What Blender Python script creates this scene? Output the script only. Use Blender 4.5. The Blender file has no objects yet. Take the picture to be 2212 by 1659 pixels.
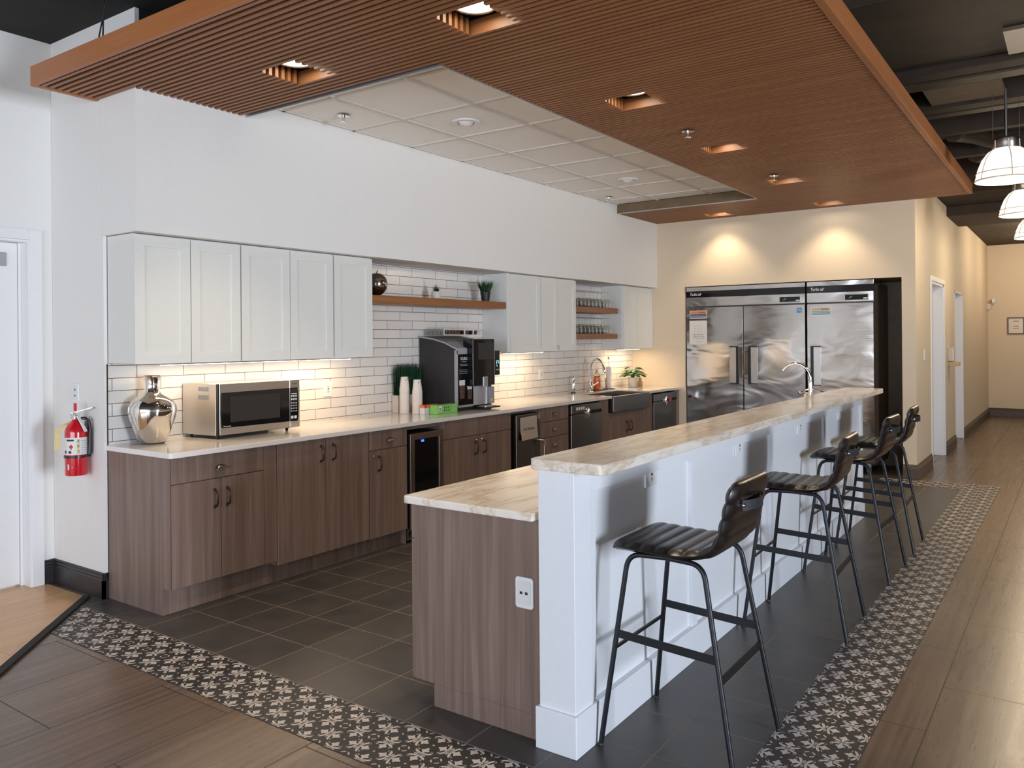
import bpy, math, random
from mathutils import Vector, Matrix
random.seed(7)
S = bpy.context.scene
COL = S.collection
PI = math.pi

# ------------------------------------------------------------------ materials
MATS = {}
def srgb(r, g, b):
    f = lambda c: (c/255/12.92) if c/255 <= .04045 else ((c/255+.055)/1.055)**2.4
    return (f(r), f(g), f(b), 1)
class NT:
    def __init__(s, name):
        s.m = bpy.data.materials.new(name); s.m.use_nodes = True
        s.t = s.m.node_tree; s.b = s.t.nodes['Principled BSDF']
    def n(s, typ, ins=None, **kw):
        nd = s.t.nodes.new(typ)
        for k, v in kw.items(): setattr(nd, k, v)
        for k, v in (ins or {}).items(): s.set(nd.inputs[k], v)
        return nd
    def set(s, sock, v):
        if isinstance(v, bpy.types.NodeSocket): s.t.links.new(v, sock)
        else: sock.default_value = v
    def p(s, k, v): s.set(s.b.inputs[k], v)
    def math(s, op, a, b=0.0):
        nd = s.n('ShaderNodeMath', operation=op); s.set(nd.inputs[0], a); s.set(nd.inputs[1], b); return nd.outputs[0]
    def mix(s, fac, a, b, mode='MIX'):
        nd = s.n('ShaderNodeMix', data_type='RGBA', blend_type=mode)
        s.set(nd.inputs[0], fac); s.set(nd.inputs[6], a); s.set(nd.inputs[7], b); return nd.outputs[2]
    def ramp(s, fac, stops):
        nd = s.n('ShaderNodeValToRGB'); e = nd.color_ramp.elements
        while len(e) < len(stops): e.new(.5)
        for el, (pos, c) in zip(e, stops): el.position = pos; el.color = c if len(c) == 4 else (*c, 1)
        s.set(nd.inputs[0], fac); return nd.outputs[0]
    def pos(s): return s.n('ShaderNodeNewGeometry').outputs['Position']
    def obj(s): return s.n('ShaderNodeTexCoord').outputs['Object']
    def rnd(s): return s.n('ShaderNodeObjectInfo').outputs['Random']
    def mapv(s, v, loc=(0,0,0), sc=(1,1,1), rot=(0,0,0)):
        return s.n('ShaderNodeMapping', {'Vector': v, 'Location': loc, 'Scale': sc, 'Rotation': rot}).outputs[0]
    def noise(s, v, scale=5, detail=4, rough=.55, dist=0):
        return s.n('ShaderNodeTexNoise', {'Vector': v, 'Scale': scale, 'Detail': detail, 'Roughness': rough, 'Distortion': dist}).outputs['Fac']
    def bump(s, h, strength=.2, dist=.01):
        nd = s.n('ShaderNodeBump', {'Height': h, 'Strength': strength, 'Distance': dist}); s.p('Normal', nd.outputs[0])
def simple(name, col, rough=.5, metal=0, nscale=0, nbump=0, var=0, coat=0, emit=None, estr=0, trans=0, ior=None, spec=None):
    t = NT(name)
    c = col if len(col) == 4 else (*col, 1)
    t.p('Roughness', rough); t.p('Metallic', metal)
    if var or nbump:
        nz = t.noise(t.obj(), nscale or 20)
        if var:
            dark = tuple(x*(1-var) for x in c[:3]) + (1,); lite = tuple(min(1, x*(1+var)) for x in c[:3]) + (1,)
            t.p('Base Color', t.ramp(nz, [(.3, dark), (.7, lite)]))
        else: t.p('Base Color', c)
        if nbump: t.bump(nz, nbump, .004)
    else: t.p('Base Color', c)
    if coat: t.p('Coat Weight', coat)
    if emit: t.p('Emission Color', (*emit[:3], 1)); t.p('Emission Strength', estr)
    if trans: t.p('Transmission Weight', trans)
    if ior: t.p('IOR', ior)
    if spec is not None: t.p('Specular IOR Level', spec)
    MATS[name] = t.m; return t.m

simple('wall_paint', srgb(232,230,226), .75, nscale=60, nbump=.04, var=.012)
simple('hall_paint', srgb(222,204,178), .8, nscale=60, nbump=.04, var=.012)
simple('trim_white', srgb(232,232,232), .4, nscale=30, var=.01)
simple('cab_white', srgb(222,222,217), .55, nscale=30, var=.01)
simple('bar_white', srgb(228,230,234), .4, nscale=30, var=.01)
simple('ceil_black', (.010,.009,.008), .9, nscale=8, var=.3)
simple('ceil_dark', (.036,.021,.010), .9, nscale=6, var=.35)
simple('duct_dark', (.034,.019,.009), .7, nscale=4, var=.3)
simple('recess_brown', (.22,.17,.115), .7, nscale=10, var=.1)  # recess walls get one brown, darker than the cream hall paint
simple('panel_tan', (.17,.115,.065), .8, nscale=10, var=.1)
simple('panel_pipe', (.058,.037,.020), .6, nscale=4, var=.2)
simple('base_dark', (.022,.019,.021), .35, nscale=20, var=.1)
simple('base_brown', (.10,.070,.052), .45, nscale=20, var=.1)
simple('tilewhite', srgb(246,242,236), .9, nscale=160, nbump=.25, var=.03)
simple('tbar', srgb(214,207,198), .5, nscale=30, var=.01)
simple('quartz', srgb(236,230,226), .12, nscale=90, var=.02, coat=.3)
simple('chrome', (.86,.86,.87), .07, 1, nscale=3, var=.01)
simple('nickel', (.60,.58,.55), .25, 1, nscale=3, var=.02)
simple('dark_bronze', (.055,.042,.034), .32, .9, nscale=40, var=.2)
simple('pewter', (.22,.19,.165), .3, 1, nscale=40, var=.15)
simple('black_plastic', (.012,.012,.013), .3, nscale=30, var=.1)
simple('black_gloss', (.006,.006,.007), .06, nscale=30, var=.1)
simple('black_matte', (.010,.010,.010), .75, nscale=30, var=.1)
simple('charcoal', (.022,.020,.020), .5, nscale=60, var=.12)
simple('fridge_side', (.13,.095,.07), .45, .3, nscale=20, var=.08)
simple('grey_plastic', (.36,.35,.36), .35, nscale=20, var=.03)
simple('silver_paint', (.52,.52,.56), .3, .55, nscale=20, var=.03)
simple('steel_black', (.010,.011,.014), .38, .3, nscale=60, var=.15)
simple('void', (.004,.004,.004), 1, nscale=10, var=.1)
simple('red_paint', (.56,.006,.018), .18, coat=.5, nscale=10, var=.04)
simple('red_plastic', (.66,.03,.07), .4, nscale=10, var=.04)
simple('label_white', (.74,.74,.72), .45, nscale=20, var=.02)
simple('paper', (.78,.73,.68), .8, nscale=30, var=.02)
simple('paper_tan', (.50,.43,.37), .8, nscale=30, var=.03)
simple('tag_yellow', (.72,.58,.25), .6, nscale=40, var=.06)
simple('ink', (.02,.02,.02), .6, nscale=20, var=.1)
simple('ink_white', (.85,.85,.85), .5, nscale=20, var=.02)
simple('ink_grey', (.42,.37,.34), .6, nscale=20, var=.02)
simple('ink_red', (.5,.05,.03), .6, nscale=20, var=.02)
simple('navy', (.012,.035,.13), .5, nscale=20, var=.05)
simple('sky_blue', (.09,.28,.52), .5, nscale=20, var=.05)
simple('pale_blue', (.16,.34,.45), .5, nscale=20, var=.05)
simple('orange_ink', (.72,.22,.06), .5, nscale=20, var=.05)
simple('pale_orange', (.60,.42,.24), .5, nscale=20, var=.05)
simple('bright_orange', (.80,.19,.03), .5, nscale=20, var=.05)
simple('lime', (.24,.56,.14), .5, nscale=25, var=.08)
simple('dark_green_ink', (.05,.16,.04), .5, nscale=25, var=.08)
simple('cup_paper', (.80,.73,.66), .7, nscale=30, var=.03)
simple('cup_print', (.36,.37,.33), .7, nscale=30, var=.2)
simple('leaf_dark', (.012,.060,.030), .42, nscale=30, var=.4)
simple('leaf_grass', (.022,.085,.030), .5, nscale=30, var=.4)
simple('leaf_mid', (.030,.105,.028), .4, nscale=12, var=.5)
simple('pot_cream', (.66,.60,.53), .45, nscale=14, var=.10)
simple('pot_black', (.012,.012,.014), .4, nscale=14, var=.1)
simple('pot_box', (.62,.55,.49), .5, nscale=14, var=.05)
simple('soil', (.03,.02,.014), .95, nscale=90, var=.4)
simple('soap_liquid', (.90,.16,.03), .2, nscale=10, var=.05)
simple('clear_plastic', (.9,.9,.9), .05, trans=1, ior=1.3, nscale=3, var=.0)
def thin_glass():
    t = NT('glass'); t.p('Roughness', .02); t.p('Base Color', (1,1,1,1)); t.p('Specular IOR Level', .8)
    fr = t.n('ShaderNodeLayerWeight', {'Blend': .35}).outputs['Facing']
    gl_ = t.n('ShaderNodeBsdfGlossy', {'Color': (.95,.97,.97,1), 'Roughness': .03}); tr = t.n('ShaderNodeBsdfTransparent', {'Color': (.97,.985,.98,1)})
    mx = t.n('ShaderNodeMixShader', {0: t.math('MULTIPLY', fr, .55), 1: tr.outputs[0], 2: gl_.outputs[0]})
    t.t.links.new(mx.outputs[0], t.t.nodes['Material Output'].inputs[0]); MATS['glass'] = t.m
thin_glass()
simple('towel_white', (.80,.77,.74), .9, nscale=120, nbump=.2, var=.03)
simple('amber', (.32,.22,.12), .15, nscale=10, var=.1)
simple('coffee', (.10,.045,.03), .6, nscale=60, var=.5)
simple('lens_on', (1,1,1), .4, emit=(1,.90,.72), estr=14)
simple('lens_off', (.86,.84,.80), .3, nscale=10, var=.02)
simple('led', (1,1,1), .4, emit=(1,.80,.55), estr=9)
simple('blue_led', (.02,.05,.6), .4, emit=(.02,.06,1), estr=6)
simple('screen_cyan', (.02,.1,.1), .4, emit=(.25,.75,.7), estr=1.2)
simple('digits', (.03,.1,.06), .4, emit=(.2,.55,.3), estr=.5)
simple('pendant_glass', (.92,.93,.86), .25, emit=(1,.93,.76), estr=1.25)
simple('pendant_rim', (.62,.55,.46), .35, nscale=20, var=.05, emit=(1,.85,.62), estr=.12)
simple('frosted', (.82,.80,.77), .4, nscale=20, var=.03)
simple('alu', (.55,.55,.56), .35, .8, nscale=20, var=.05)
simple('pot_mercury', (.83,.80,.76), .06, 1, nscale=6, var=.06)
simple('ball_metal', (.30,.26,.23), .16, 1, nscale=40, nbump=.25, var=.15)
simple('vinyl_black', (.025,.026,.032), .45, nscale=30, var=.1)
simple('sanitizer', (.62,.56,.48), .3, nscale=20, var=.03)

def leather():
    t = NT('leather'); v = t.obj()
    n1 = t.noise(v, 7, 3); n2 = t.noise(v, 260, 3)
    t.p('Base Color', t.ramp(n1, [(.35, (.008,.006,.006)), (.75, (.020,.012,.009))]))
    t.p('Roughness', t.ramp(n1, [(.3, (.24,)*3), (.7, (.36,)*3)])); t.p('Coat Weight', .15); t.p('Coat Roughness', .35)
    t.bump(n2, .10, .002); MATS['leather'] = t.m
leather()

def laminate(name, cols, axis='z', sc=1.0):
    t = NT(name); v = t.pos()
    r = t.rnd(); off = t.n('ShaderNodeCombineXYZ', {0: t.math('MULTIPLY', r, 7.3), 1: t.math('MULTIPLY', r, 3.1), 2: 0.0}).outputs[0]
    va = t.n('ShaderNodeVectorMath', {0: v, 1: off}, operation='ADD').outputs[0]
    st = {'z': (26*sc, 26*sc, .9*sc), 'x': (.9*sc, 26*sc, 26*sc), 'y': (26*sc, .9*sc, 26*sc)}[axis]
    m = t.mapv(va, sc=st)
    n1 = t.noise(m, 1, 4, .6, .35)
    st2 = {'z': (170, 170, 2.5), 'x': (2.5, 170, 170), 'y': (170, 2.5, 170)}[axis]
    n2 = t.noise(t.mapv(va, sc=st2), 1, 3, .6)
    c = t.ramp(n1, [(.25, cols[0]), (.5, cols[1]), (.75, cols[2])])
    c2 = t.mix(t.math('MULTIPLY', n2, .9), c, (*[x*.62 for x in cols[1][:3]], 1))
    t.p('Base Color', c2); t.p('Roughness', .42); t.bump(n2, .06, .002); MATS[name] = t.m
laminate('laminate', [srgb(106,86,76), srgb(138,115,103), srgb(168,146,134)])
laminate('canopy_wood', [srgb(132,82,47), srgb(150,97,57), srgb(169,114,73)], 'y', .6)
laminate('fascia_wood', [srgb(158,96,52), srgb(180,112,64), srgb(194,128,78)], 'y', .35)
laminate('fascia_wood_x', [srgb(158,96,52), srgb(180,112,64), srgb(194,128,78)], 'x', .35)
laminate('shelf_wood', [srgb(118,74,42), srgb(150,96,54), srgb(176,120,72)], 'x', .9)

def steel(name, col, rough, wav, axis):
    t = NT(name); v = t.obj(); t.p('Metallic', 1); t.p('Base Color', (*col, 1))
    st = {'h': (3, 1.5, 260), 'v': (260, 260, 2)}[axis]
    br = t.noise(t.mapv(v, sc=st), 1, 2)
    big = t.noise(t.mapv(v, sc=(1.5, 1.5, 3.2)), 1, 2, .5, .8)
    t.p('Roughness', t.math('ADD', rough, t.math('MULTIPLY', br, .10)))
    t.bump(big, wav, .10); MATS[name] = t.m
steel('steel_fridge', (.54,.51,.48), .07, .09, 'h')
steel('steel', (.58,.55,.52), .24, .0, 'h')
steel('steel_dark', (.24,.22,.20), .25, .0, 'h')
steel('steel_bronze', (.38,.31,.27), .27, .0, 'h')
steel('steel_micro', (.66,.61,.57), .30, .0, 'h')
steel('steel_hdr', (.66,.63,.60), .13, .16, 'h')

def marble():
    t = NT('marble'); v = t.pos()
    w = t.mapv(v, sc=(.9, 4.5, 4.5), rot=(0, 0, .12))
    n = t.noise(w, 1.5, 6, .66, .5)
    ridge = t.math('ABSOLUTE', t.math('SUBTRACT', n, .5))
    c = t.ramp(ridge, [(0, srgb(206,188,170)), (.02, srgb(224,211,196)), (.07, srgb(238,230,220)), (.2, srgb(242,237,230))])
    cl = t.noise(t.mapv(v, sc=(1.2, 3, 3)), 1.1, 4)
    c = t.mix(t.math('MULTIPLY', cl, .22), c, srgb(236,218,196), 'MULTIPLY')
    sp = t.noise(v, 42, 3); spk = t.ramp(sp, [(.70, (0, 0, 0)), (.78, (1, 1, 1))])
    c = t.mix(t.math('MULTIPLY', spk, .45), c, srgb(128,112,98))
    t.p('Base Color', c); t.p('Roughness', .13); MATS['marble'] = t.m
marble()

def brick_mat(name, axes, org, w, h, mortar, c1, c2, cm, rough, off, bump, noise_sc, coat=0, streak=None, mottle=None, rough_m=.8, wob=0):
    t = NT(name); sp = t.n('ShaderNodeSeparateXYZ', {0: t.pos()}).outputs
    a = t.math('SUBTRACT', sp[axes[0]], org[0]); b = t.math('SUBTRACT', sp[axes[1]], org[1])
    vec = t.n('ShaderNodeCombineXYZ', {0: a, 1: b, 2: 0.0}).outputs[0]
    br = t.n('ShaderNodeTexBrick', {'Vector': vec, 'Color1': c1, 'Color2': c2, 'Mortar': cm, 'Scale': 1, 'Mortar Size': mortar, 'Mortar Smooth': .15, 'Bias': 0,
             'Brick Width': w, 'Row Height': h}, offset=off, offset_frequency=2, squash=1, squash_frequency=1)
    col = br.outputs['Color']; fac = br.outputs['Fac']
    n = t.noise(t.mapv(t.pos(), sc=(.08, 1, 1)) if streak else t.pos(), noise_sc, 3)
    if mottle: col = t.mix(t.math('MULTIPLY', t.ramp(n, [(.35, (0, 0, 0)), (.7, (1, 1, 1))]), .6), col, t.mix(fac, mottle, cm))
    if streak:
        st = t.noise(t.mapv(t.pos(), sc=streak[0]), 1, 2, .5, 0)
        col = t.mix(t.math('MULTIPLY', t.ramp(st, [(.30, (0, 0, 0)), (.75, (1, 1, 1))]), .6), col, t.mix(fac, streak[1], cm))
    t.p('Base Color', col)
    t.p('Roughness', t.math('ADD', t.math('MULTIPLY', fac, rough_m-rough), t.math('ADD', rough-.04, t.math('MULTIPLY', n, .10))))
    if coat: t.p('Coat Weight', coat)
    hgt = t.math('SUBTRACT', t.math('MULTIPLY', n, wob), fac)
    t.bump(hgt, bump, .004); MATS[name] = t.m
brick_mat('subway', (0, 2), (4.954-.3155*10, 2.157-.0765*32), .3155, .0765, .0022, srgb(232,228,222), srgb(224,221,216), srgb(120,82,66), .20, .5, .4, 9, wob=.8)
brick_mat('slate', (0, 1), (2.393-.3145*20, .977-.3135*20), .3145, .3135, .0035, (.046,.045,.047,1), (.062,.056,.053,1), (.20,.160,.130,1), .36, 0, .5, 6, mottle=(.10,.082,.070,1), wob=.5)
brick_mat('plank', (0, 1), (3.95-.957*12, .50-.477*20), .957, .477, .0028, srgb(86,69,58), srgb(104,85,71), (.02,.015,.011,1), .27, .5, .35, 30, streak=((.9, 34, 34), srgb(138,114,94)), wob=.04, rough_m=.5)
brick_mat('oak', (0, 1), (-20, -20.06), 1.6, .14, .0010, srgb(206,160,112), srgb(190,142,96), srgb(130,90,58), .28, .37, .12, 24, streak=((1.0, 30, 30), srgb(222,180,132)), wob=.2, rough_m=.4)
simple('cement_dark', (.030,.026,.025), .5, nscale=30, var=.25)
simple('cement_white', (.60,.535,.49), .55, nscale=30, var=.08)
simple('grout', (.16,.125,.10), .8, nscale=60, var=.2)

# ------------------------------------------------------------------ geometry helper
class MB:
    def __init__(s): s.v = []; s.f = []; s.mi = []
    def add(s, vs, fs, mi=0):
        o = len(s.v); s.v += [tuple(p) for p in vs]; s.f += [tuple(i+o for i in f) for f in fs]; s.mi += [mi]*len(fs); return s
    def box(s, x0, x1, y0, y1, z0, z1, mi=0):
        vs = [(x, y, z) for z in (z0, z1) for y in (y0, y1) for x in (x0, x1)]
        return s.add(vs, [(0,2,3,1), (4,5,7,6), (0,1,5,4), (2,6,7,3), (0,4,6,2), (1,3,7,5)], mi)
    def prism(s, pts, axis, a, b, mi=0):
        def P(p, c): return {'x': (c, p[0], p[1]), 'y': (p[0], c, p[1]), 'z': (p[0], p[1], c)}[axis]
        n = len(pts); vs = [P(p, a) for p in pts] + [P(p, b) for p in pts]
        return s.add(vs, [tuple(range(n))[::-1], tuple(range(n, 2*n))] + [(i, (i+1) % n, n+(i+1) % n, n+i) for i in range(n)], mi)
    def lathe(s, prof, c=(0,0,0), n=32, axis='z', mi=0, cap=True):
        vs = []; fs = []
        for r, h in prof:
            for k in range(n):
                a = 2*PI*k/n; x, y = r*math.cos(a), r*math.sin(a)
                vs.append({'z': (c[0]+x, c[1]+y, c[2]+h), 'x': (c[0]+h, c[1]+x, c[2]+y), 'y': (c[0]+x, c[1]+h, c[2]+y)}[axis])
        for i in range(len(prof)-1):
            for k in range(n):
                k2 = (k+1) % n; fs.append((i*n+k, i*n+k2, (i+1)*n+k2, (i+1)*n+k))
        if cap:
            if prof[0][0] > 1e-6: fs.append(tuple(range(n))[::-1])
            if prof[-1][0] > 1e-6: fs.append(tuple(range((len(prof)-1)*n, len(prof)*n)))
        return s.add(vs, fs, mi)
    def cyl(s, c, r, h, axis='z', n=20, mi=0): return s.lathe([(r, 0), (r, h)], c, n, axis, mi)
    def tube(s, pts, r, n=10, mi=0, flat=None):
        P = [Vector(p) for p in pts]; R = r if isinstance(r, (list, tuple)) else [r]*len(P)
        vs = []; fs = []; prev = None
        for i, p in enumerate(P):
            t = (P[min(i+1, len(P)-1)]-P[max(i-1, 0)]).normalized()
            if prev is None:
                up = Vector((0,0,1)) if abs(t.z) < .9 else Vector((1,0,0)); u = t.cross(up).normalized()
            else: u = (prev - t*prev.dot(t)).normalized()
            prev = u; w = t.cross(u)
            for k in range(n):
                a = 2*PI*k/n; vs.append(p + (u*math.cos(a)*(flat[0] if flat else 1) + w*math.sin(a)*(flat[1] if flat else 1))*R[i])
        for i in range(len(P)-1):
            for k in range(n):
                k2 = (k+1) % n; fs.append((i*n+k, i*n+k2, (i+1)*n+k2, (i+1)*n+k))
        fs.append(tuple(range(n))[::-1]); fs.append(tuple(range((len(P)-1)*n, len(P)*n)))
        return s.add(vs, fs, mi)
    def bar(s, a, b, w, h, mi=0):      # flat bar from a to b, h vertical size, w thickness
        a, b = Vector(a), Vector(b); t = (b-a).normalized(); u = t.cross(Vector((0,0,1))).normalized(); up = u.cross(t)
        vs = [p + u*sx*w/2 + up*sz*h/2 for p in (a, b) for sz in (-1, 1) for sx in (-1, 1)]
        return s.add(vs, [(0,1,3,2), (4,6,7,5), (0,4,5,1), (2,3,7,6), (0,2,6,4), (1,5,7,3)], mi)
    def quad(s, pts, mi=0): return s.add(pts, [tuple(range(len(pts)))], mi)
    def build(s, name, mats, parent=None, smooth=0, bevel=0, seg=2, recalc=True):
        me = bpy.data.meshes.new(name)
        off = parent_world(parent) if parent else Vector((0,0,0))
        me.from_pydata([Vector(p)-off for p in s.v], [], s.f)
        for m in (mats if isinstance(mats, (list, tuple)) else [mats]): me.materials.append(MATS[m])
        me.polygons.foreach_set('material_index', s.mi)
        me.update()
        if recalc:
            import bmesh
            bm = bmesh.new(); bm.from_mesh(me); bmesh.ops.recalc_face_normals(bm, faces=bm.faces); bm.to_mesh(me); bm.free()
        if smooth:
            me.polygons.foreach_set('use_smooth', [True]*len(me.polygons)); me.set_sharp_from_angle(angle=math.radians(smooth))
        o = bpy.data.objects.new(name, me); COL.objects.link(o)
        if parent: o.parent = parent
        if bevel:
            b = o.modifiers.new('edge', 'BEVEL'); b.width = bevel; b.segments = seg; b.limit_method = 'ANGLE'; b.angle_limit = math.radians(50)
        return o
def parent_world(o):
    v = Vector((0,0,0))
    while o: v = v + o.location; o = o.parent
    return v
def tag(o, label, cat, group=None, kind=None):
    if label: o['label'] = label
    if cat: o['category'] = cat
    if group: o['group'] = group
    if kind: o['kind'] = kind
    return o
def thing(name, label, cat, loc=(0,0,0), group=None):
    o = bpy.data.objects.new(name, None); COL.objects.link(o); o.location = loc; o.empty_display_size = .1
    return tag(o, label, cat, group)
def struct(o, label, cat): return tag(o, label, cat, None, 'structure')
def dup(root, loc, rotz, label=None, group=None):
    def cp(o, par):
        c = o.copy(); COL.objects.link(c); c.parent = par
        for ch in list(o.children): cp(ch, c)
        return c
    r = cp(root, None); r.location = loc; r.rotation_euler = (0, 0, rotz)
    if label: r['label'] = label
    if group: r['group'] = group
    return r
def text(s, size, mat, loc, right, up, parent, name='lettering', ext=.0004, align='CENTER', sx=1, shear=0):
    cu = bpy.data.curves.new(name, 'FONT'); cu.body = s; cu.size = size; cu.align_x = align; cu.align_y = 'CENTER'; cu.extrude = ext; cu.shear = shear; cu.resolution_u = 3
    tmp = bpy.data.objects.new('tmp_text', cu); COL.objects.link(tmp)
    dg = bpy.context.evaluated_depsgraph_get(); me = bpy.data.meshes.new_from_object(tmp.evaluated_get(dg))
    bpy.data.objects.remove(tmp); bpy.data.curves.remove(cu)
    r, u = Vector(right).normalized(), Vector(up).normalized(); nrm = r.cross(u)
    off = Vector(loc) - (parent_world(parent) if parent else Vector((0,0,0)))
    for v in me.vertices:
        c = v.co.copy(); v.co = r*c.x*sx + u*c.y + nrm*c.z + off
    me.materials.clear(); me.materials.append(MATS[mat])
    o = bpy.data.objects.new(name, me); COL.objects.link(o); o.parent = parent; return o
def rrect(x0, x1, y0, y1, r, n=5, corners=(1,1,1,1)):
    out = []
    for (cx, cy, a0, on) in ((x1-r, y0+r, -PI/2, corners[0]), (x1-r, y1-r, 0, corners[1]), (x0+r, y1-r, PI/2, corners[2]), (x0+r, y0+r, PI, corners[3])):
        if on: out += [(cx+r*math.cos(a0+PI/2*k/n), cy+r*math.sin(a0+PI/2*k/n)) for k in range(n+1)]
        else: out.append((cx+r*(1 if cx > (x0+x1)/2 else -1), cy+r*(1 if cy > (y0+y1)/2 else -1)))
    return out
XN = ((0,-1,0), (0,0,1))     # reading direction on a face that looks to -x
YN = ((1,0,0), (0,0,1))      # on a face that looks to -y

# ------------------------------------------------------------------ camera
f, yaw, roll, cy = 1743.05, .61355, .00862, 732.97
c_, s_ = math.cos(yaw), math.sin(yaw)
R0 = Matrix(((s_, 0, c_), (-c_, 0, s_), (0, 1, 0)))
Rr = Matrix(((math.cos(roll), math.sin(roll), 0), (-math.sin(roll), math.cos(roll), 0), (0, 0, 1)))
RR = R0 @ Rr
right, up, fwd = RR.col[0], RR.col[1], RR.col[2]
cam = bpy.data.cameras.new('camera'); co = bpy.data.objects.new('camera', cam); COL.objects.link(co)
mw = Matrix((right, up, -fwd)).transposed().to_4x4(); mw.translation = Vector((0, 0, 1.53)); co.matrix_world = mw
cam.sensor_width = 36; cam.lens = f*36/2212; cam.shift_y = -(829.5-cy)/2212; cam.clip_end = 100; cam.clip_start = .05
S.camera = co

# ------------------------------------------------------------------ the setting
def sbox(name, mats, label, cat, *boxes, bevel=0):
    m = MB()
    for b in boxes: m.box(*b)
    return struct(m.build(name, mats, bevel=bevel), label, cat)
sbox('floor', 'plank', 'brown wood-look plank tile floor around the kitchen', 'floor', (-5, 18, -7, 5.6, -.1, -.002))
m = MB(); m.prism([(2.385,.975), (9.13,.975), (9.13,1.57), (10.4,1.57), (10.4,4.9), (2.55,4.9), (2.55,4.83), (2.435,4.83), (2.385,4.78)], 'z', -.05, 0)
struct(m.build('floor', 'slate'), 'dark slate square tile floor inside the patterned border', 'floor')
m = MB(); m.prism([(2.49,4.92), (2.49,5.6), (-5,5.6), (-5,-2.57)], 'z', -.05, .0005)
struct(m.build('floor', 'oak'), 'light oak plank floor beside the white door', 'floor')
d = Vector((-.789, -.769, 0)).normalized(); a = Vector((2.49, 4.90, .006)); b = a + d*7
m = MB(); m.bar(a, b, .045, .012); struct(m.build('trim_1', 'black_matte', bevel=.004), 'black metal transition strip between oak floor and brown planks', 'floor trim')

# patterned border: dark cement tiles with inlaid pale flowers
T = .1573
def ell(cx, cy, a, b, rot, n=12):
    return [(cx + a*math.cos(2*PI*k/n)*math.cos(rot) - b*math.sin(2*PI*k/n)*math.sin(rot), cy + a*math.cos(2*PI*k/n)*math.sin(rot) + b*math.sin(2*PI*k/n)*math.cos(rot)) for k in range(n)]
def motif():
    P = []
    for q in range(4):                     # half flower on each edge, pointing to the tile centre
        M = []
        M.append([(-.185,-.5), (-.15,-.470), (-.09,-.466), (-.03,-.488), (.03,-.488), (.09,-.466), (.15,-.470), (.185,-.5)])
        M.append([(-.022,-.475), (.022,-.475), (.032,-.39), (.060,-.34), (.112,-.318), (.118,-.278), (.070,-.262), (.052,-.22), (.020,-.175), (0,-.150), (-.020,-.175), (-.052,-.22), (-.070,-.262), (-.118,-.278), (-.112,-.318), (-.060,-.34), (-.032,-.39)])
        for sx in (-1, 1):
            M.append([(sx*x, y) for x, y in [(.030,-.462), (.10,-.455), (.18,-.432), (.232,-.395), (.252,-.350), (.240,-.312), (.210,-.300), (.188,-.318), (.182,-.345), (.150,-.372), (.10,-.390), (.045,-.410)]])
            M.append(ell(sx*.205, -.315, .038, .034, 0))
        ang = q*PI/2
        P += [[(x*math.cos(ang)-y*math.sin(ang), x*math.sin(ang)+y*math.cos(ang)) for x, y in poly] for poly in M]
        cx, cy_ = (.445*math.cos(ang+PI/4)*1.414*.94, .445*math.sin(ang+PI/4)*1.414*.94)
        P.append([(cx + (x)*math.cos(ang-PI/4) - y*math.sin(ang-PI/4), cy_ + x*math.sin(ang-PI/4) + y*math.cos(ang-PI/4)) for x, y in [(-.065,-.01), (0,-.03), (.065,-.01), (.05,.028), (0,.012), (-.05,.028)]])
    P.append(ell(0, 0, .030, .030, 0, 10))
    return P
MOT = motif()
def clip(poly, n, d0):                      # keep points with n.p <= d0
    out = []
    for i in range(len(poly)):
        p, q = poly[i], poly[(i+1) % len(poly)]
        sp, sq = n[0]*p[0]+n[1]*p[1]-d0, n[0]*q[0]+n[1]*q[1]-d0
        if sp <= 0: out.append(p)
        if sp*sq < 0:
            t = sp/(sp-sq); out.append((p[0]+(q[0]-p[0])*t, p[1]+(q[1]-p[1])*t))
    return out
nd = Vector((-.698, .716)); dd = nd.x*2.075 + nd.y*4.455
m = MB()
m.prism([(2.075,.665), (9.43,.665), (9.43,1.86), (9.12,1.86), (9.12,.978), (2.388,.978), (2.388,4.768), (2.075,4.462)], 'z', -.05, .0005)
def put_tile(x0, y0):
    for poly in MOT:
        q = [(x0+T/2+px*T, y0+T/2+py*T) for px, py in poly]
        q = clip(q, nd, dd)
        if len(q) >= 3: m.add([(x, y, .0012) for x, y in q], [tuple(range(len(q)))], 1)
g = .0010
for i in range(2):
    k = 0; y = 2.24 - 10*T
    while y < 4.7:
        if y > .95: put_tile(2.075+i*T-.0005, y)
        y += T
    x = 2.406 - 3*T
    while x < 9.40:
        put_tile(x, .665+i*(T-.0007)); x += T
    y = .98
    while y < 1.7: put_tile(9.117+i*T, y); y += T
def gl(x0, x1, y0, y1): m.add([(x0,y0,.0016), (x1,y0,.0016), (x1,y1,.0016), (x0,y1,.0016)], [(0,1,2,3)], 2)
gl(2.2313, 2.2333, .98, 4.60); gl(2.39, 9.43, .8205, .8225)
y = 2.24-8*T
while y < 4.6: gl(2.075, 2.388 if y < 4.45 else 2.388, y-.0008, y+.0008) if y < 4.44 else gl(2.232, 2.388, y-.0008, y+.0008); y += T
x = 2.406
while x < 9.4: gl(x-.0008, x+.0008, .665, .978); x += T
struct(m.build('floor', ['cement_dark', 'cement_white', 'grout']), 'black and cream flower patterned tile border on the floor', 'floor')

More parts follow.
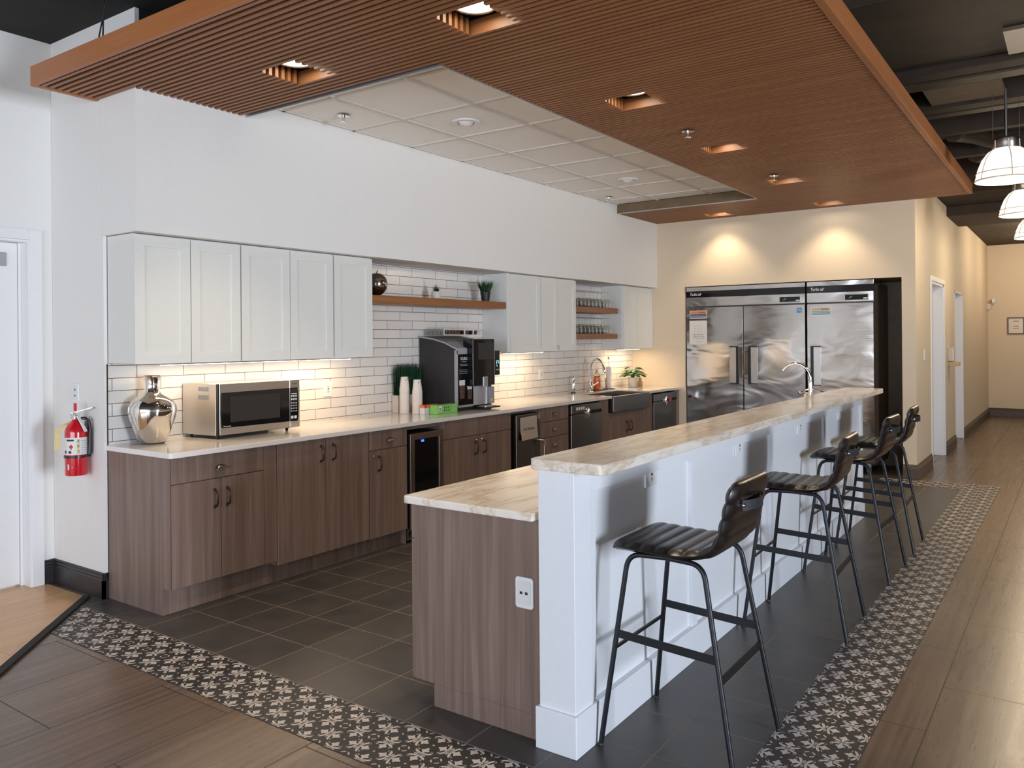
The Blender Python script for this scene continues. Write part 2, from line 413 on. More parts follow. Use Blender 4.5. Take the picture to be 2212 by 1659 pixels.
sbox('wall_left', 'wall_paint', 'white wall end beside the kitchen cabinets', 'wall', (2.54, 2.72, 4.79, 5.5, 0, 3.45), (2.54, 2.5615, 4.774, 4.79, 1.402, 2.169), (2.54, 2.5545, 4.774, 4.79, .155, 1.402))
sbox('wall_kitchen', 'wall_paint', 'white wall behind the cabinets', 'wall', (2.73, 9.5, 4.80, 4.95, 0, 3.45))
sbox('wall_upper', 'wall_paint', 'white bulkhead wall above the upper cabinets', 'wall', (2.54, 9.499, 4.41, 4.789, 2.17, 3.10), (2.54, 2.566, 4.41, 4.789, 3.10, 3.45))
sbox('wall_upper', 'ceil_black', 'black wall above the wood canopy', 'wall', (2.567, 9.499, 4.411, 4.789, 3.101, 3.45))
m = MB(); m.box(2.5635, 9.498, 4.775, 4.788, .90, 1.403); m.box(2.60, 9.498, 4.775, 4.788, 1.403, 2.165); m.box(2.556, 2.562, 4.773, 4.789, .915, 1.40, 1)
struct(m.build('wall_backsplash', ['subway', 'base_dark']), 'white glazed subway tile backsplash with brown grout', 'backsplash')
# wall with the door, door wall looks to -y
sbox('wall_door', 'wall_paint', 'white wall around the white door', 'wall', (2.395, 2.539, 5.395, 5.56, 0, 3.45), (-5, 1.45, 5.395, 5.56, 0, 3.45), (1.45, 2.395, 5.395, 5.56, 2.18, 3.45))
m = MB()
m.box(2.398, 2.470, 5.377, 5.395, 0, 2.245); m.box(2.388, 2.40, 5.383, 5.56, 0, 2.18); m.box(1.37, 1.45, 5.377, 5.395, 0, 2.245); m.box(1.45, 2.398, 5.377, 5.395, 2.18, 2.245); m.box(1.45, 2.39, 5.395, 5.56, 2.165, 2.18)
m.box(2.372, 2.388, 5.475, 5.56, 0, 2.165)
struct(m.build('trim_2', 'trim_white', bevel=.003), 'white casing around the white door', 'door frame')
dr = thing('door_1', 'white flat door with a grey closer plate by the fire extinguisher', 'door', (1.45, 5.5, 0)); dr['kind'] = 'structure'
m = MB(); m.box(1.455, 2.370, 5.485, 5.525, .012, 2.163); m.build('leaf', 'trim_white', dr, bevel=.002)
m = MB(); m.box(2.12, 2.305, 5.476, 5.485, 2.015, 2.10); m.build('closer_plate', 'grey_plastic', dr, bevel=.004)
def bb_prof(h): return [(0, 0), (.018, 0), (.018, h*.72), (.012, h*.76), (.014, h*.82), (.007, h*.88), (.009, h*.94), (.003, h), (0, h)]
m = MB(); P = bb_prof(.15)
m.prism([(2.54-px, pz) for px, pz in P], 'y', 4.772, 5.395); m.prism([(5.395-px, pz) for px, pz in P], 'x', 2.470, 2.54)
m.prism([(4.79-px, pz) for px, pz in P], 'x', 2.522, 2.562)
struct(m.build('baseboard_left', 'base_dark'), 'black moulded baseboard under the fire extinguisher', 'baseboard')
# fridge wall and hall
sbox('wall_fridge', 'hall_paint', 'cream wall around the refrigerator recess', 'wall', (9.5, 9.60, 4.046, 4.95, 0, 3.45), (9.5, 9.60, 1.565, 4.046, 2.165, 3.45), (9.5, 9.60, 1.43, 1.565, 0, 3.45))
sbox('wall_recess', 'recess_brown', 'brown inner walls of the refrigerator recess', 'wall', (9.60, 10.5, 4.046, 4.2, 0, 2.3), (10.38, 10.5, 1.565, 4.046, 0, 2.3), (9.60, 10.38, 1.565, 4.046, 2.166, 2.3))
d1, d2 = (10.58, 11.62), (12.74, 13.74)
sbox('wall_hall', 'hall_paint', 'cream hall wall with two doors', 'wall', (9.60, d1[0], 1.43, 1.564, 0, 3.23), (d1[1], d2[0], 1.43, 1.564, 0, 3.23), (d2[1], 17.74, 1.43, 1.564, 0, 3.23), (d1[0], d1[1], 1.43, 1.564, 2.18, 3.23), (d2[0], d2[1], 1.43, 1.564, 2.16, 3.23))
sbox('wall_end', 'hall_paint', 'cream wall at the far end of the hall', 'wall', (17.74, 17.9, -7, 1.6, 0, 3.23))
m = MB(); P = bb_prof(.155)
for x0, x1 in ((9.50, d1[0]-.055), (d1[1]+.055, d2[0]-.01), (d2[1]+.01, 17.74)): m.prism([(1.43-px, pz) for px, pz in P], 'x', x0, x1)
m.prism([(9.5-px, pz) for px, pz in P], 'y', 1.412, 1.565); m.prism([(17.74-px, pz) for px, pz in P], 'y', -7, 1.43)
struct(m.build('baseboard_hall', 'base_brown'), 'brown moulded baseboard along the hall walls', 'baseboard')
def hall_door(n, x0, x1, top, label, lock, casing):
    t = thing('door_%d' % n, label, 'door', (x0, 1.50, 0)); t['kind'] = 'structure'
    m = MB(); m.box(x0+.04, x1-.04, 1.545, 1.585, .01, top-.03); m.build('leaf', 'trim_white', t, bevel=.002)
    m = MB()
    m.box(x0, x0+.04, 1.428, 1.60, 0, top); m.box(x1-.04, x1, 1.428, 1.60, 0, top); m.box(x0, x1, 1.428, 1.60, top-.03, top)
    if casing:
        m.box(x0-.055, x0, 1.415, 1.43, 0, top+.055); m.box(x1, x1+.055, 1.415, 1.43, 0, top+.055); m.box(x0, x1, 1.415, 1.43, top, top+.055)
    m.build('frame', 'trim_white', t)
    hx = x0+.14; m = MB(); m.cyl((hx, 1.51, 1.03), .027, .035, 'y'); m.tube([(hx, 1.53, 1.03), (hx, 1.478, 1.03), (hx+.03, 1.468, 1.03), (hx+.12, 1.468, 1.03)], .011); m.build('lever_handle', 'nickel', t, smooth=40)
    if lock: m = MB(); m.box(hx-.035, hx+.035, 1.505, 1.545, 1.14, 1.27); m.build('keypad_lock', 'black_plastic', t, bevel=.006)
hall_door(2, d1[0], d1[1], 2.18, 'white hall door with a steel lever, first after the refrigerators', False, True)
hall_door(3, d2[0], d2[1], 2.16, 'white hall door with a black keypad lock, second after the refrigerators', True, False)
# ceilings
sbox('ceiling', 'ceil_black', 'black painted ceiling above the white wall end', 'ceiling', (-5, 2.9, 2.6, 5.56, 3.45, 3.55))
sbox('ceiling', 'ceil_dark', 'dark painted open ceiling over the bar', 'ceiling', (-5, 11.2, -7, 2.6, 3.72, 3.82), (2.9, 11.2, 2.6, 4.95, 3.46, 3.82))
sbox('ceiling', 'ceil_dark', 'dark brown ceiling over the hall', 'ceiling', (11.2, 17.9, -7, 1.6, 3.235, 3.35), (11.0, 11.2, -7, 1.6, 3.235, 3.72))
# suspended white tile ceiling inside the canopy opening
X0, X1, Y0, Y1, Z = 3.30, 8.415, 2.765, 4.408, 3.085
m = MB(); m.box(X0-.1, X1, Y0-.1, Y1, Z+.010, Z+.03)
struct(m.build('ceiling', 'tilewhite'), 'white acoustic tile ceiling inside the wood canopy', 'ceiling')
m = MB(); x = 3.583
while x < X1: m.box(x-.012, x+.012, Y0, Y1, Z, Z+.010); x += .645
for yy in (3.268, 3.895): m.box(X0, X1, yy-.012, yy+.012, Z-.0005, Z+.010)
m.box(X0-.1, X1, Y1-.02, Y1, Z, Z+.010); m.box(X0-.1, X1, Y0-.1, Y0+.02, Z, Z+.010)
struct(m.build('trim_3', 'tbar', bevel=0), 'white metal grid of the suspended ceiling', 'ceiling grid')
# dark beams and pipes of the open ceiling
def beam(label, *b, mat='duct_dark', name='ceiling'):
    struct(MB().box(*b).build(name, mat, bevel=.008), label, 'ceiling beam')
beam('wide dark duct over the bar walkway, crossing above the wood canopy', 5.0, 6.38, -4, 2.4, 3.44, 3.70)
beam('dark beam before the tan ceiling panel', 6.44, 6.62, -4, 2.4, 3.40, 3.60)
beam('thin dark pipe run next to the tan ceiling panel', 6.70, 6.87, -4, 2.4, 3.40, 3.47, mat='panel_pipe')
beam('dark beam just past the tan ceiling panel', 7.43, 7.60, -4, 2.4, 3.39, 3.60)
beam('dark beam above the first pendant lamp', 7.72, 7.86, -4, 2.4, 3.41, 3.60, mat='panel_pipe')
beam('dark beam just past the first pendant lamp', 8.45, 8.57, -4, 2.4, 3.40, 3.60)
beam('dark beam between the first two pendant lamps', 9.60, 9.72, -4, 1.42, 3.40, 3.6)
beam('deep dark beam crossing the hall over the doors', 12.0, 13.25, -4, 1.428, 3.10, 3.234)
struct(MB().box(6.92, 7.40, .46, .98, 3.41, 3.43).build('ceiling', 'panel_tan'), 'tan square panel in the dark open ceiling', 'ceiling panel')
struct(MB().box(5.87, 6.37, -.3, .38, 3.415, 3.439).build('ceiling', 'base_brown'), 'reddish square panel in the dark open ceiling', 'ceiling panel')
for i, (xa, ya, xb, yb) in enumerate([(8.75, .98, 9.45, .72), (9.9, .90, 10.9, .55)]):
    m = MB(); m.tube([(xa, ya, 3.46), (xa*.7+xb*.3, ya-.02, 3.50), (xa*.4+xb*.6, (ya+yb)/2, 3.51), (xb, yb, 3.50)], .08, 14)
    tag(m.build('air_duct', 'duct_dark', smooth=40), ['dark flexible duct by the wood canopy edge', 'dark flexible duct further from the wood canopy'][i], 'duct', 'flexible ducts in the open ceiling')
# walls and windows out of the picture that close the room
sbox('wall_right', 'wall_paint', 'white wall with windows on the hall side', 'wall', (-5, .5, -7.15, -7, 0, 3.7), (2.3, 17.9, -7.15, -7, 0, 3.7), (.5, 2.3, -7.15, -7, 2.5, 3.7), (.5, 2.3, -7.15, -7, 0, .25))
sbox('wall_rear', 'wall_paint', 'white wall with windows facing the kitchen', 'wall', (-5.15, -5, -7.15, -3.5, 0, 3.7), (-5.15, -5, 4.3, 5.56, 0, 3.7), (-5.15, -5, -3.5, 4.3, 2.7, 3.7), (-5.15, -5, -3.5, 4.3, 0, .45))
def window(n, ax, c, a0, a1, z0, z1, nm, label):
    m = MB(); w = .05
    def bx(p0, p1, q0, q1):
        if ax == 'x': m.box(c-.03, c+.03, p0, p1, q0, q1)
        else: m.box(p0, p1, c-.03, c+.03, q0, q1)
    bx(a0, a1, z0, z0+w); bx(a0, a1, z1-w, z1)
    for k in range(nm+1):
        p = a0 + (a1-a0-w)*k/nm; bx(p, p+w, z0, z1)
    struct(m.build('window_%d' % n, 'alu'), label, 'window')
window(1, 'y', -7.07, .5, 2.3, .25, 2.5, 2, 'tall window on the hall side'); window(2, 'x', -5.07, -3.5, 4.3, .45, 2.7, 5, 'row of windows facing the kitchen')

# ------------------------------------------------------------------ wood slat canopy
HOLES = [(2.91, 2.24), (4.485, 2.24), (6.02, 2.24), (7.61, 2.24), (9.20, 2.24), (2.91, 3.475), (9.235, 3.50)]
HX, HY = .112, .132
can = thing('wood_canopy', 'wood slat canopy hung over the bar with an orange wood rim', 'ceiling canopy', (2.17, .92, 2.985))
m = MB(); pitch = .0428; sw, sh = .0210, .074; z0 = 2.985
x = 2.20; nsl = 0
while x < 9.49:
    x1 = x+sw
    yend = 4.80 if x1 < 2.535 else (4.4095 if (x1 < 3.29 or x > 8.42) else 2.765)
    if 2.535 <= x1 and x < 2.58: yend = 4.4095
    segs = [(.935, yend)]
    for hx, hy in HOLES:
        if x1 > hx-HX and x < hx+HX:
            ns = []
            for a, b in segs:
                if b <= hy-HY or a >= hy+HY: ns.append((a, b)); continue
                if a < hy-HY: ns.append((a, hy-HY))
                if b > hy+HY: ns.append((hy+HY, b))
            segs = ns
    for a, b in segs:
        m.box(x, x1, a, b, z0, z0+sh)
    x += pitch; nsl += 1
m.build('slat_panel', 'canopy_wood', can)
m = MB(); m.box(2.19, 9.49, .93, 2.76, z0+.092, z0+.100); m.box(2.19, 3.29, 2.76, 4.40, z0+.092, z0+.100); m.box(8.43, 9.49, 2.76, 4.40, z0+.092, z0+.100); m.box(2.19, 2.53, 4.40, 4.80, z0+.092, z0+.100)
m.build('backing', 'black_matte', can)
# black cross rails the slats are fixed to
m = MB(); yy = 1.1
while yy < 4.4:
    if not any(abs(yy-h) < .2 for h in (2.24, 3.475)):
        if yy < 2.74: m.box(2.19, 9.49, yy-.02, yy+.02, z0+sh, z0+sh+.026)
        else: m.box(2.19, 3.285, yy-.02, yy+.02, z0+sh, z0+sh+.026); m.box(8.43, 9.49, yy-.02, yy+.02, z0+sh, z0+sh+.026)
    yy += .30
m.build('rail', 'black_matte', can)
m = MB(); m.box(2.165, 2.187, .915, 4.835, z0-.003, z0+.108); m.build('front_fascia', 'fascia_wood', can, bevel=.002)
m = MB(); m.prism([(2.165,.893), (9.47,.893), (9.47,.915), (2.165,.915)], 'z', z0-.003, z0+.108); m.box(2.187, 9.47, .915, .932, z0-.003, z0+.02); m.build('side_fascia', 'fascia_wood_x', can, bevel=.002)
m = MB(); m.box(2.187, 2.538, 4.803, 4.835, z0-.003, z0+.108); m.build('end_fascia', 'fascia_wood_x', can, bevel=.002)
m = MB(); m.box(9.47, 9.492, .893, 1.428, z0-.003, z0+.108); m.build('end_fascia', 'fascia_wood', can, bevel=.002)
m = MB(); m.box(8.415, 8.43, 2.765, 4.408, z0-.004, Z+.005); m.build('opening_board', 'panel_tan', can)
m = MB(); m.box(3.285, 8.415, 2.758, 2.766, z0-.003, Z); m.box(3.285, 3.293, 2.766, 4.408, z0-.003, Z); m.box(8.41, 8.418, 2.766, 4.408, z0-.006, z0+.004); m.build('opening_edge', 'alu', can)
for i, (ya, yb) in enumerate([(4.17, 4.10), (4.12, 4.12)]):
    m = MB(); m.tube([(2.20, ya, 3.09), (2.19, yb-.03, 3.27), (2.20, yb-.04, 3.45)], .004, 6); m.build('hanger_wire', 'black_matte', can)

NAMES7 = ['round downlight sunk in the slats nearest the camera side of the bar', 'round downlight sunk in the slats, second along the bar row', 'round downlight sunk in the slats, third along the bar row', 'round downlight sunk in the slats, fourth along the bar row', 'round downlight sunk in the slats, last of the bar row by the refrigerator wall', 'round downlight sunk in the slats close to the white bulkhead wall end', 'round downlight sunk in the slats behind the brown board of the tile ceiling']
NAMES7[0] = 'round downlight sunk in the slats, first of the bar row'
for i, (hx, hy) in enumerate(HOLES):
    t = thing('recessed_downlight', NAMES7[i], 'downlight', (hx, hy, 3.045), 'downlights in the wood canopy')
    m = MB(); m.lathe([(.088, 0), (.100, 0), (.102, .006), (.102, .029), (.088, .029)], (hx, hy, 3.045), 32, cap=False); m.build('trim_ring', 'nickel', t, smooth=40)
    m = MB(); m.lathe([(.0001, .012), (.06, .010), (.088, .006)], (hx, hy, 3.045), 32, cap=False); m.build('lens', 'lens_on', t, smooth=60)
def sprinkler(x, y, z, label):
    t = thing('sprinkler', label, 'sprinkler', (x, y, z), 'fire sprinklers in the ceiling')
    m = MB(); m.lathe([(.012, 0), (.040, 0), (.043, .004), (.030, .014), (.012, .016)], (x, y, z-.014), 20); m.build('plate', 'chrome', t, smooth=40)
    m = MB(); m.cyl((x, y, z-.05), .008, .04, n=10); m.bar((x-.014, y, z-.03), (x+.014, y, z-.03), .004, .03); m.lathe([(.0001, 0), (.020, .0), (.021, .003), (.0001, .004)], (x, y, z-.055), 14); m.build('head', 'chrome', t, smooth=40)
sprinkler(5.338, 2.237, 2.985, 'chrome sprinkler in the slats between the second and third downlights')
sprinkler(7.264, 2.231, 2.985, 'chrome sprinkler in the slats just before the fourth downlight')
sprinkler(3.896, 4.152, 3.095, 'chrome sprinkler in the white tiles above the white cabinets')
sprinkler(7.909, 4.246, 3.095, 'chrome sprinkler in the white tiles by the brown board')
for i, (x, y) in enumerate([(4.555, 3.594), (7.17, 3.632)]):
    t = thing('ceiling_spotlight', ['white unlit eyeball spotlight in the bigger looking end of the tile ceiling', 'white unlit eyeball spotlight in the tile ceiling toward the refrigerators'][i] if i else 'white unlit eyeball spotlight in the tile ceiling by the coffee machine end', 'ceiling light', (x, y, 3.095), 'eyeball spotlights in the tile ceiling')
    m = MB(); m.lathe([(.062, 0), (.095, -.001), (.098, .004), (.098, .01), (.062, .01)], (x, y, 3.086), 32, cap=False); m.build('trim_ring', 'trim_white', t, smooth=40)
    m = MB(); m.lathe([(.0001, -.022), (.03, -.016), (.05, -.004), (.062, .008)], (x, y, 3.086), 24, cap=False); m.build('eyeball', 'lens_off', t, smooth=60)
for i, (x, y) in enumerate([(7.25, .455), (9.45, .45), (11.75, .45)]):
    t = thing('pendant_lamp', ['frosted glass dome pendant lamp nearest the wood canopy edge', '', ''][0] if False else ['big dome pendant lamp, first of the row and whole rod in view', 'dome pendant lamp, middle one of the row along the hall', 'dome pendant lamp, last of the row toward the hall end'][i], 'pendant lamp', (x, y, 2.72), 'dome pendants over the hall')
    prof = [(.205, 0), (.212, .004), (.205, .03), (.192, .09), (.165, .16), (.125, .215), (.09, .24)]
    m = MB(); m.lathe(prof + [(.088, .236), (.12, .208), (.16, .155), (.186, .09), (.199, .03)], (x, y, 2.72), 36, cap=False); m.build('shade', 'pendant_glass', t, smooth=50)
    m = MB(); m.lathe([(.0001, .012), (.12, .008), (.198, .012)], (x, y, 2.72), 36, cap=False); m.build('diffuser', 'pendant_glass', t, smooth=50)
    m = MB(); m.lathe([(.208, -.006), (.216, -.002), (.214, .006), (.206, .008)], (x, y, 2.72), 36, cap=False)
    m.lathe([(.2045, .052), (.2055, .056), (.2035, .060)], (x, y, 2.72), 36, cap=False)
    for k in range(6):
        a = k*PI/3+.25; m.tube([(x+(r+.004)*math.cos(a), y+(r+.004)*math.sin(a), 2.72+h) for r, h in prof[1:]] + [(x+.092*math.cos(a), y+.092*math.sin(a), 2.72+.30)], .0045, 6)
    m.build('rib_cage', 'pendant_rim', t, smooth=40)
    m = MB(); m.lathe([(.088, .232), (.094, .24), (.092, .31), (.06, .325), (.02, .335)], (x, y, 2.72), 24); m.build('cap', 'pewter', t, smooth=40)
    m = MB(); m.cyl((x, y, 3.05), .010, .37 if i < 1 else .30 if i == 1 else .185, n=10); m.build('rod', 'nickel', t, smooth=40)
    for s in (-1, 1): m = MB(); m.cyl((x+s*.04, y-s*.085, 3.0), .0025, .40 if i < 2 else .235, n=6); m.build('cable', 'pewter', t)

# ------------------------------------------------------------------ lower cabinets along the wall
YF = 4.13
def pull(x, z, parent, face='y', y=YF, h=.10):
    m = MB()
    for s in (-1, 1): m.lathe([(.0001, -.010), (.006, -.009), (.009, -.004), (.009, 0)], (x, y, z+s*h/2), 12, 'y')
    pts = [(x, y-.004, z-h/2), (x, y-.022, z-h/2+.008), (x, y-.030, z-h/2+.025), (x, y-.031, z), (x, y-.030, z+h/2-.025), (x, y-.022, z+h/2-.008), (x, y-.004, z+h/2)]
    m.tube(pts, .0052, 8); return m.build('pull_handle', 'dark_bronze', parent, smooth=50)
def cup(x, z, parent, y=YF):
    m = MB(); vs = []; fs = []; N, K = 14, 6
    for j in range(K+1):
        b = PI/2*j/K
        for i in range(N+1):
            a = PI*i/N; vs.append((x+.037*math.cos(a)*math.cos(b*.0)*(1-.25*(j/K)**2), y-.022*math.sin(b), z-.012+.028*math.sin(a)*math.cos(b)+.0))
    for j in range(K):
        for i in range(N): q = j*(N+1)+i; fs.append((q, q+1, q+N+2, q+N+1))
    m.add(vs, fs); m.box(x-.038, x+.038, y-.003, y, z-.014, z-.009)
    o = m.build('cup_pull', 'pewter', parent, smooth=60); return o
def key_lock(x, z, parent):
    m = MB(); m.lathe([(.010, 0), (.010, -.006), (.008, -.009), (.0001, -.009)], (x, YF, z), 14, 'y'); m.build('key_lock', 'chrome', parent, smooth=40)
def front(name, x0, x1, z0, z1, parent, y=YF):
    g = .0015; m = MB(); m.box(x0+g, x1-g, y, y+.019, z0+g, z1-g); return m.build(name, 'laminate', parent, bevel=.0012, seg=1)
def carcass(x0, x1, parent, z0=.15, kick=True, y0=None, extra=None):
    m = MB(); m.box(x0, x1, (y0 or YF+.019), 4.77, z0, .8845)
    if kick: m.box(x0, x1, 4.205, 4.77, 0, z0)
    if extra: m.box(*extra)
    return m.build('body', 'laminate', parent)
A = thing('base_cabinet', 'laminate base cabinet at the open end under the mercury glass vase', 'cabinet', (2.563, 4.13, 0))
carcass(2.563, 3.289, A, extra=(3.192, 3.289, YF+.004, YF+.02, .15, .8845))
m = MB(); m.box(2.558, 2.563, 4.13, 4.77, .15, .8845); m.box(2.5575, 2.5625, 4.205, 4.77, 0, .15); m.build('end_panel', 'laminate', A)
dw = front('drawer', 2.565, 3.19, .735, .8835, A); cup(2.883, .797, dw)
d = front('door', 2.565, 2.886, .15, .733, A); pull(2.842, .62, d)
d = front('door', 2.887, 3.19, .15, .733, A); pull(2.926, .62, d)
B = thing('base_cabinet', 'laminate base cabinet with two tall doors under the microwave', 'cabinet', (3.29, 4.11, 0))
carcass(3.29, 4.09, B, .12)
d = front('door', 3.292, 3.69, .12, .8835, B, YF-.002); pull(3.645, .782, d, y=YF-.002)
d = front('door', 3.691, 4.088, .12, .8835, B, YF-.002); pull(3.752, .782, d, y=YF-.002)
Cc = thing('base_cabinet', 'narrow laminate base cabinet with one drawer beside the wine cooler', 'cabinet', (4.09, 4.13, 0))
carcass(4.091, 4.488, Cc, .115)
dw = front('drawer', 4.093, 4.487, .743, .8835, Cc); cup(4.305, .808, dw)
d = front('door', 4.093, 4.487, .115, .741, Cc); pull(4.185, .645, d); key_lock(4.14, .705, d)
m = MB(); m.box(4.489, 4.900, 4.155, 4.76, .853, .8845); m.box(4.489, 4.496, 4.155, 4.76, .0, .853)
tag(m.build('filler_panel', 'laminate'), 'thin laminate rail above the wine cooler', 'panel')
# wine cooler
t = thing('wine_cooler', 'black glass wine cooler with a brown steel frame and blue light', 'wine cooler', (4.7, 4.13, 0))
m = MB(); m.box(4.512, 4.893, 4.16, 4.74, .03, .82); m.build('body', 'black_matte', t)
m = MB(); o = (4.512, 4.893, .105, .822); w = .047
m.prism([(o[0],o[2]), (o[1],o[2]), (o[1]-w,o[2]+w), (o[0]+w,o[2]+w)], 'y', 4.118, 4.158); m.prism([(o[0],o[3]), (o[0]+w,o[3]-w), (o[1]-w,o[3]-w), (o[1],o[3])], 'y', 4.118, 4.158)
m.prism([(o[0],o[2]), (o[0]+w,o[2]+w), (o[0]+w,o[3]-w), (o[0],o[3])], 'y', 4.118, 4.158); m.prism([(o[1],o[2]), (o[1],o[3]), (o[1]-w,o[3]-w), (o[1]-w,o[2]+w)], 'y', 4.118, 4.158)
d = m.build('door', 'steel_bronze', t, bevel=.002)
m = MB(); m.box(4.555, 4.85, 4.128, 4.14, .148, .78); m.build('glass_pane', 'black_gloss', d)
m = MB(); m.box(4.645, 4.672, 4.124, 4.128, .752, .768); m.build('indicator_light', 'blue_led', d)
m = MB(); m.box(4.50, 4.893, 4.15, 4.16, .02, .10)
for k in range(7): m.box(4.52+k*.05, 4.55+k*.05, 4.146, 4.15, .045, .085, 1)
m.build('vent_grille', ['steel_dark', 'void'], t)
D = thing('base_cabinet', 'wide laminate base cabinet below the coffee machine', 'cabinet', (4.90, 4.13, 0))
carcass(4.902, 5.838, D, .12)
front('drawer', 4.904, 5.836, .735, .8835, D)
d = front('door', 4.904, 5.371, .12, .733, D); pull(5.318, .63, d); key_lock(5.335, .695, d)
d = front('door', 5.372, 5.836, .12, .733, D); pull(5.435, .63, d); key_lock(5.412, .695, d)
m = MB(); m.box(5.839, 6.292, 4.155, 4.76, .860, .8845); tag(m.build('filler_panel', 'laminate'), 'thin laminate rail above the out of order refrigerator', 'panel')
t = thing('undercounter_refrigerator', 'steel undercounter refrigerator with an out of order note', 'refrigerator', (6.1, 4.13, 0))
m = MB(); m.box(5.895, 6.285, 4.165, 4.74, .02, .85); m.build('body', 'black_matte', t)
m = MB(); m.box(5.90, 6.285, 4.115, 4.160, .10, .848); d = m.build('door', 'steel_dark', t, bevel=.004)
m = MB(); m.tube([(6.238, 4.115, .598), (6.240, 4.085, .600), (6.25, 4.062, .598), (6.262, 4.055, .585), (6.265, 4.055, .54), (6.265, 4.055, .20), (6.262, 4.06, .17), (6.25, 4.115, .16)], .011, 12); m.build('bar_handle', 'nickel', d, smooth=50)
m = MB(); m.box(6.27, 6.284, 4.108, 4.115, .79, .84); m.build('hinge', 'nickel', d)
# note
t = thing('paper_note', 'paper note reading Out Of Order taped to the steel refrigerator', 'note', (6.1, 4.11, .71))
m = MB(); N = 8; vs = []; fs = []
for j in range(N+1):
    zz = .822-.205*j/N; yb = 4.1125 - (.012*max(0, j/N-.45)/.55)
    for i in range(3): xx = 5.955+.274*i/2; vs.append((xx, yb-(.006 if i == 0 and j > 5 else 0), zz+(.004*i)))
for j in range(N):
    for i in range(2): q = j*3+i; fs.append((q, q+1, q+4, q+3))
m.add(vs, fs); m.build('sheet', 'paper_tan', t, recalc=False)
text('Out Of Order', .031, 'ink', (6.092, 4.1055, .715), *YN, t, ext=.0003)
E_ = thing('base_cabinet', 'laminate base cabinet with three drawers and round cup pulls', 'cabinet', (6.29, 4.13, 0))
carcass(6.294, 6.822, E_, .12)
for z0_, z1_ in ((.747, .8835), (.598, .745), (.36, .596), (.12, .358)): dw = front('drawer', 6.296, 6.82, z0_, z1_, E_); cup(6.555, (z0_+z1_)/2 if z0_ > .5 else z1_-.075, dw)
def dishwasher(x0, x1, label, sticker):
    t = thing('dishwasher', label, 'dishwasher', ((x0+x1)/2, 4.12, 0))
    m = MB(); m.box(x0+.004, x1-.004, 4.15, 4.74, .02, .875); m.build('body', 'black_matte', t)
    m = MB(); m.box(x0+.006, x1-.006, 4.108, 4.15, .11, .775); m.build('door', 'steel_dark', t, bevel=.006)
    m = MB(); m.box(x0+.006, x1-.006, 4.104, 4.15, .779, .868); p = m.build('control_panel', 'steel_dark', t, bevel=.006)
    m = MB(); m.box(x0+.62*(x1-x0), x1-.02, 4.102, 4.1045, .765, .800); m.build('display', 'black_gloss', p)
    m = MB(); m.lathe([(.0001, 0), (.055, .002), (.06, .008)], (x0+.50*(x1-x0), 4.10, .775), 20, 'y', cap=False); m.build('handle_recess', 'chrome', p, smooth=50)
    m = MB(); m.box(x0, x1, 4.20, 4.74, 0, .10); m.build('kick_plate', 'black_matte', t)
    if sticker: m = MB(); m.box(x0+.64*(x1-x0), x0+.74*(x1-x0), 4.0995, 4.1015, .758, .803); m.build('warning_sticker', 'red_plastic', p)
    else:
        m = MB()
        for k in range(4): m.box(x0+.09+.045*k, x0+.12+.045*k, 4.1025, 4.1045, .815, .845)
        m.build('button_row', 'frosted', p)
dishwasher(6.836, 7.462, 'steel dishwasher between the drawers and the dark sink', False)
dishwasher(8.722, 9.375, 'steel dishwasher with a red sticker next to the refrigerator wall', True)
for x0, x1, lb in ((7.465, 7.64, 'laminate upright beside the dark farmhouse sink and first dishwasher'), (8.576, 8.72, 'laminate upright between the dark sink and the second dishwasher'), (9.378, 9.497, 'laminate upright at the refrigerator wall end of the counter')):
    m = MB(); m.box(x0, x1, YF, 4.76, 0, .8845); tag(m.build('filler_panel', 'laminate'), lb, 'panel')
F_ = thing('base_cabinet', 'laminate base cabinet under the dark farmhouse sink', 'cabinet', (8.1, 4.13, 0))
m = MB(); m.box(7.642, 8.574, YF+.019, 4.76, .12, .64); m.box(7.642, 8.574, 4.205, 4.76, 0, .12); m.box(7.642, 8.574, YF+.004, YF+.019, .64, .73); m.build('body', 'laminate', F_)
d = front('door', 7.644, 8.107, .12, .648, F_); pull(8.06, .555, d); d = front('door', 8.108, 8.572, .12, .648, F_); pull(8.155, .555, d)
t = thing('farmhouse_sink', 'dark steel farmhouse sink set in the white counter', 'sink', (8.12, 4.3, .73))
m = MB(); m.prism(rrect(7.68, 8.565, .735, .905, .012), 'y', 4.085, 4.113); m.build('apron', 'steel_dark', t, bevel=.004)
m = MB(); x0, x1, y0, y1, zb, zt = 7.68, 8.565, 4.1135, 4.52, .735, .905; w = .018
m.box(x0, x1, y0, y1, zb, zb+w); m.box(x0, x0+w, y0, y1, zb+w, zt); m.box(x1-w, x1, y0, y1, zb+w, zt); m.box(x0+w, x1-w, y1-w, y1, zb+w, zt); m.box(x0+w, x1-w, y0, y0+w, zb+w, zt-.002); m.build('basin', 'steel_dark', t)
# counter
m = MB(); zc0, zc1 = .885, .9155
m.prism(rrect(2.545, 7.678, 4.10, 4.774, .022, 5, (0,0,0,1)), 'z', zc0, zc1); m.box(7.678, 8.567, 4.522, 4.774, zc0, zc1); m.box(8.567, 9.498, 4.10, 4.774, zc0, zc1)
tag(m.build('countertop', 'quartz', bevel=.003), 'white quartz countertop along the tiled wall', 'countertop')

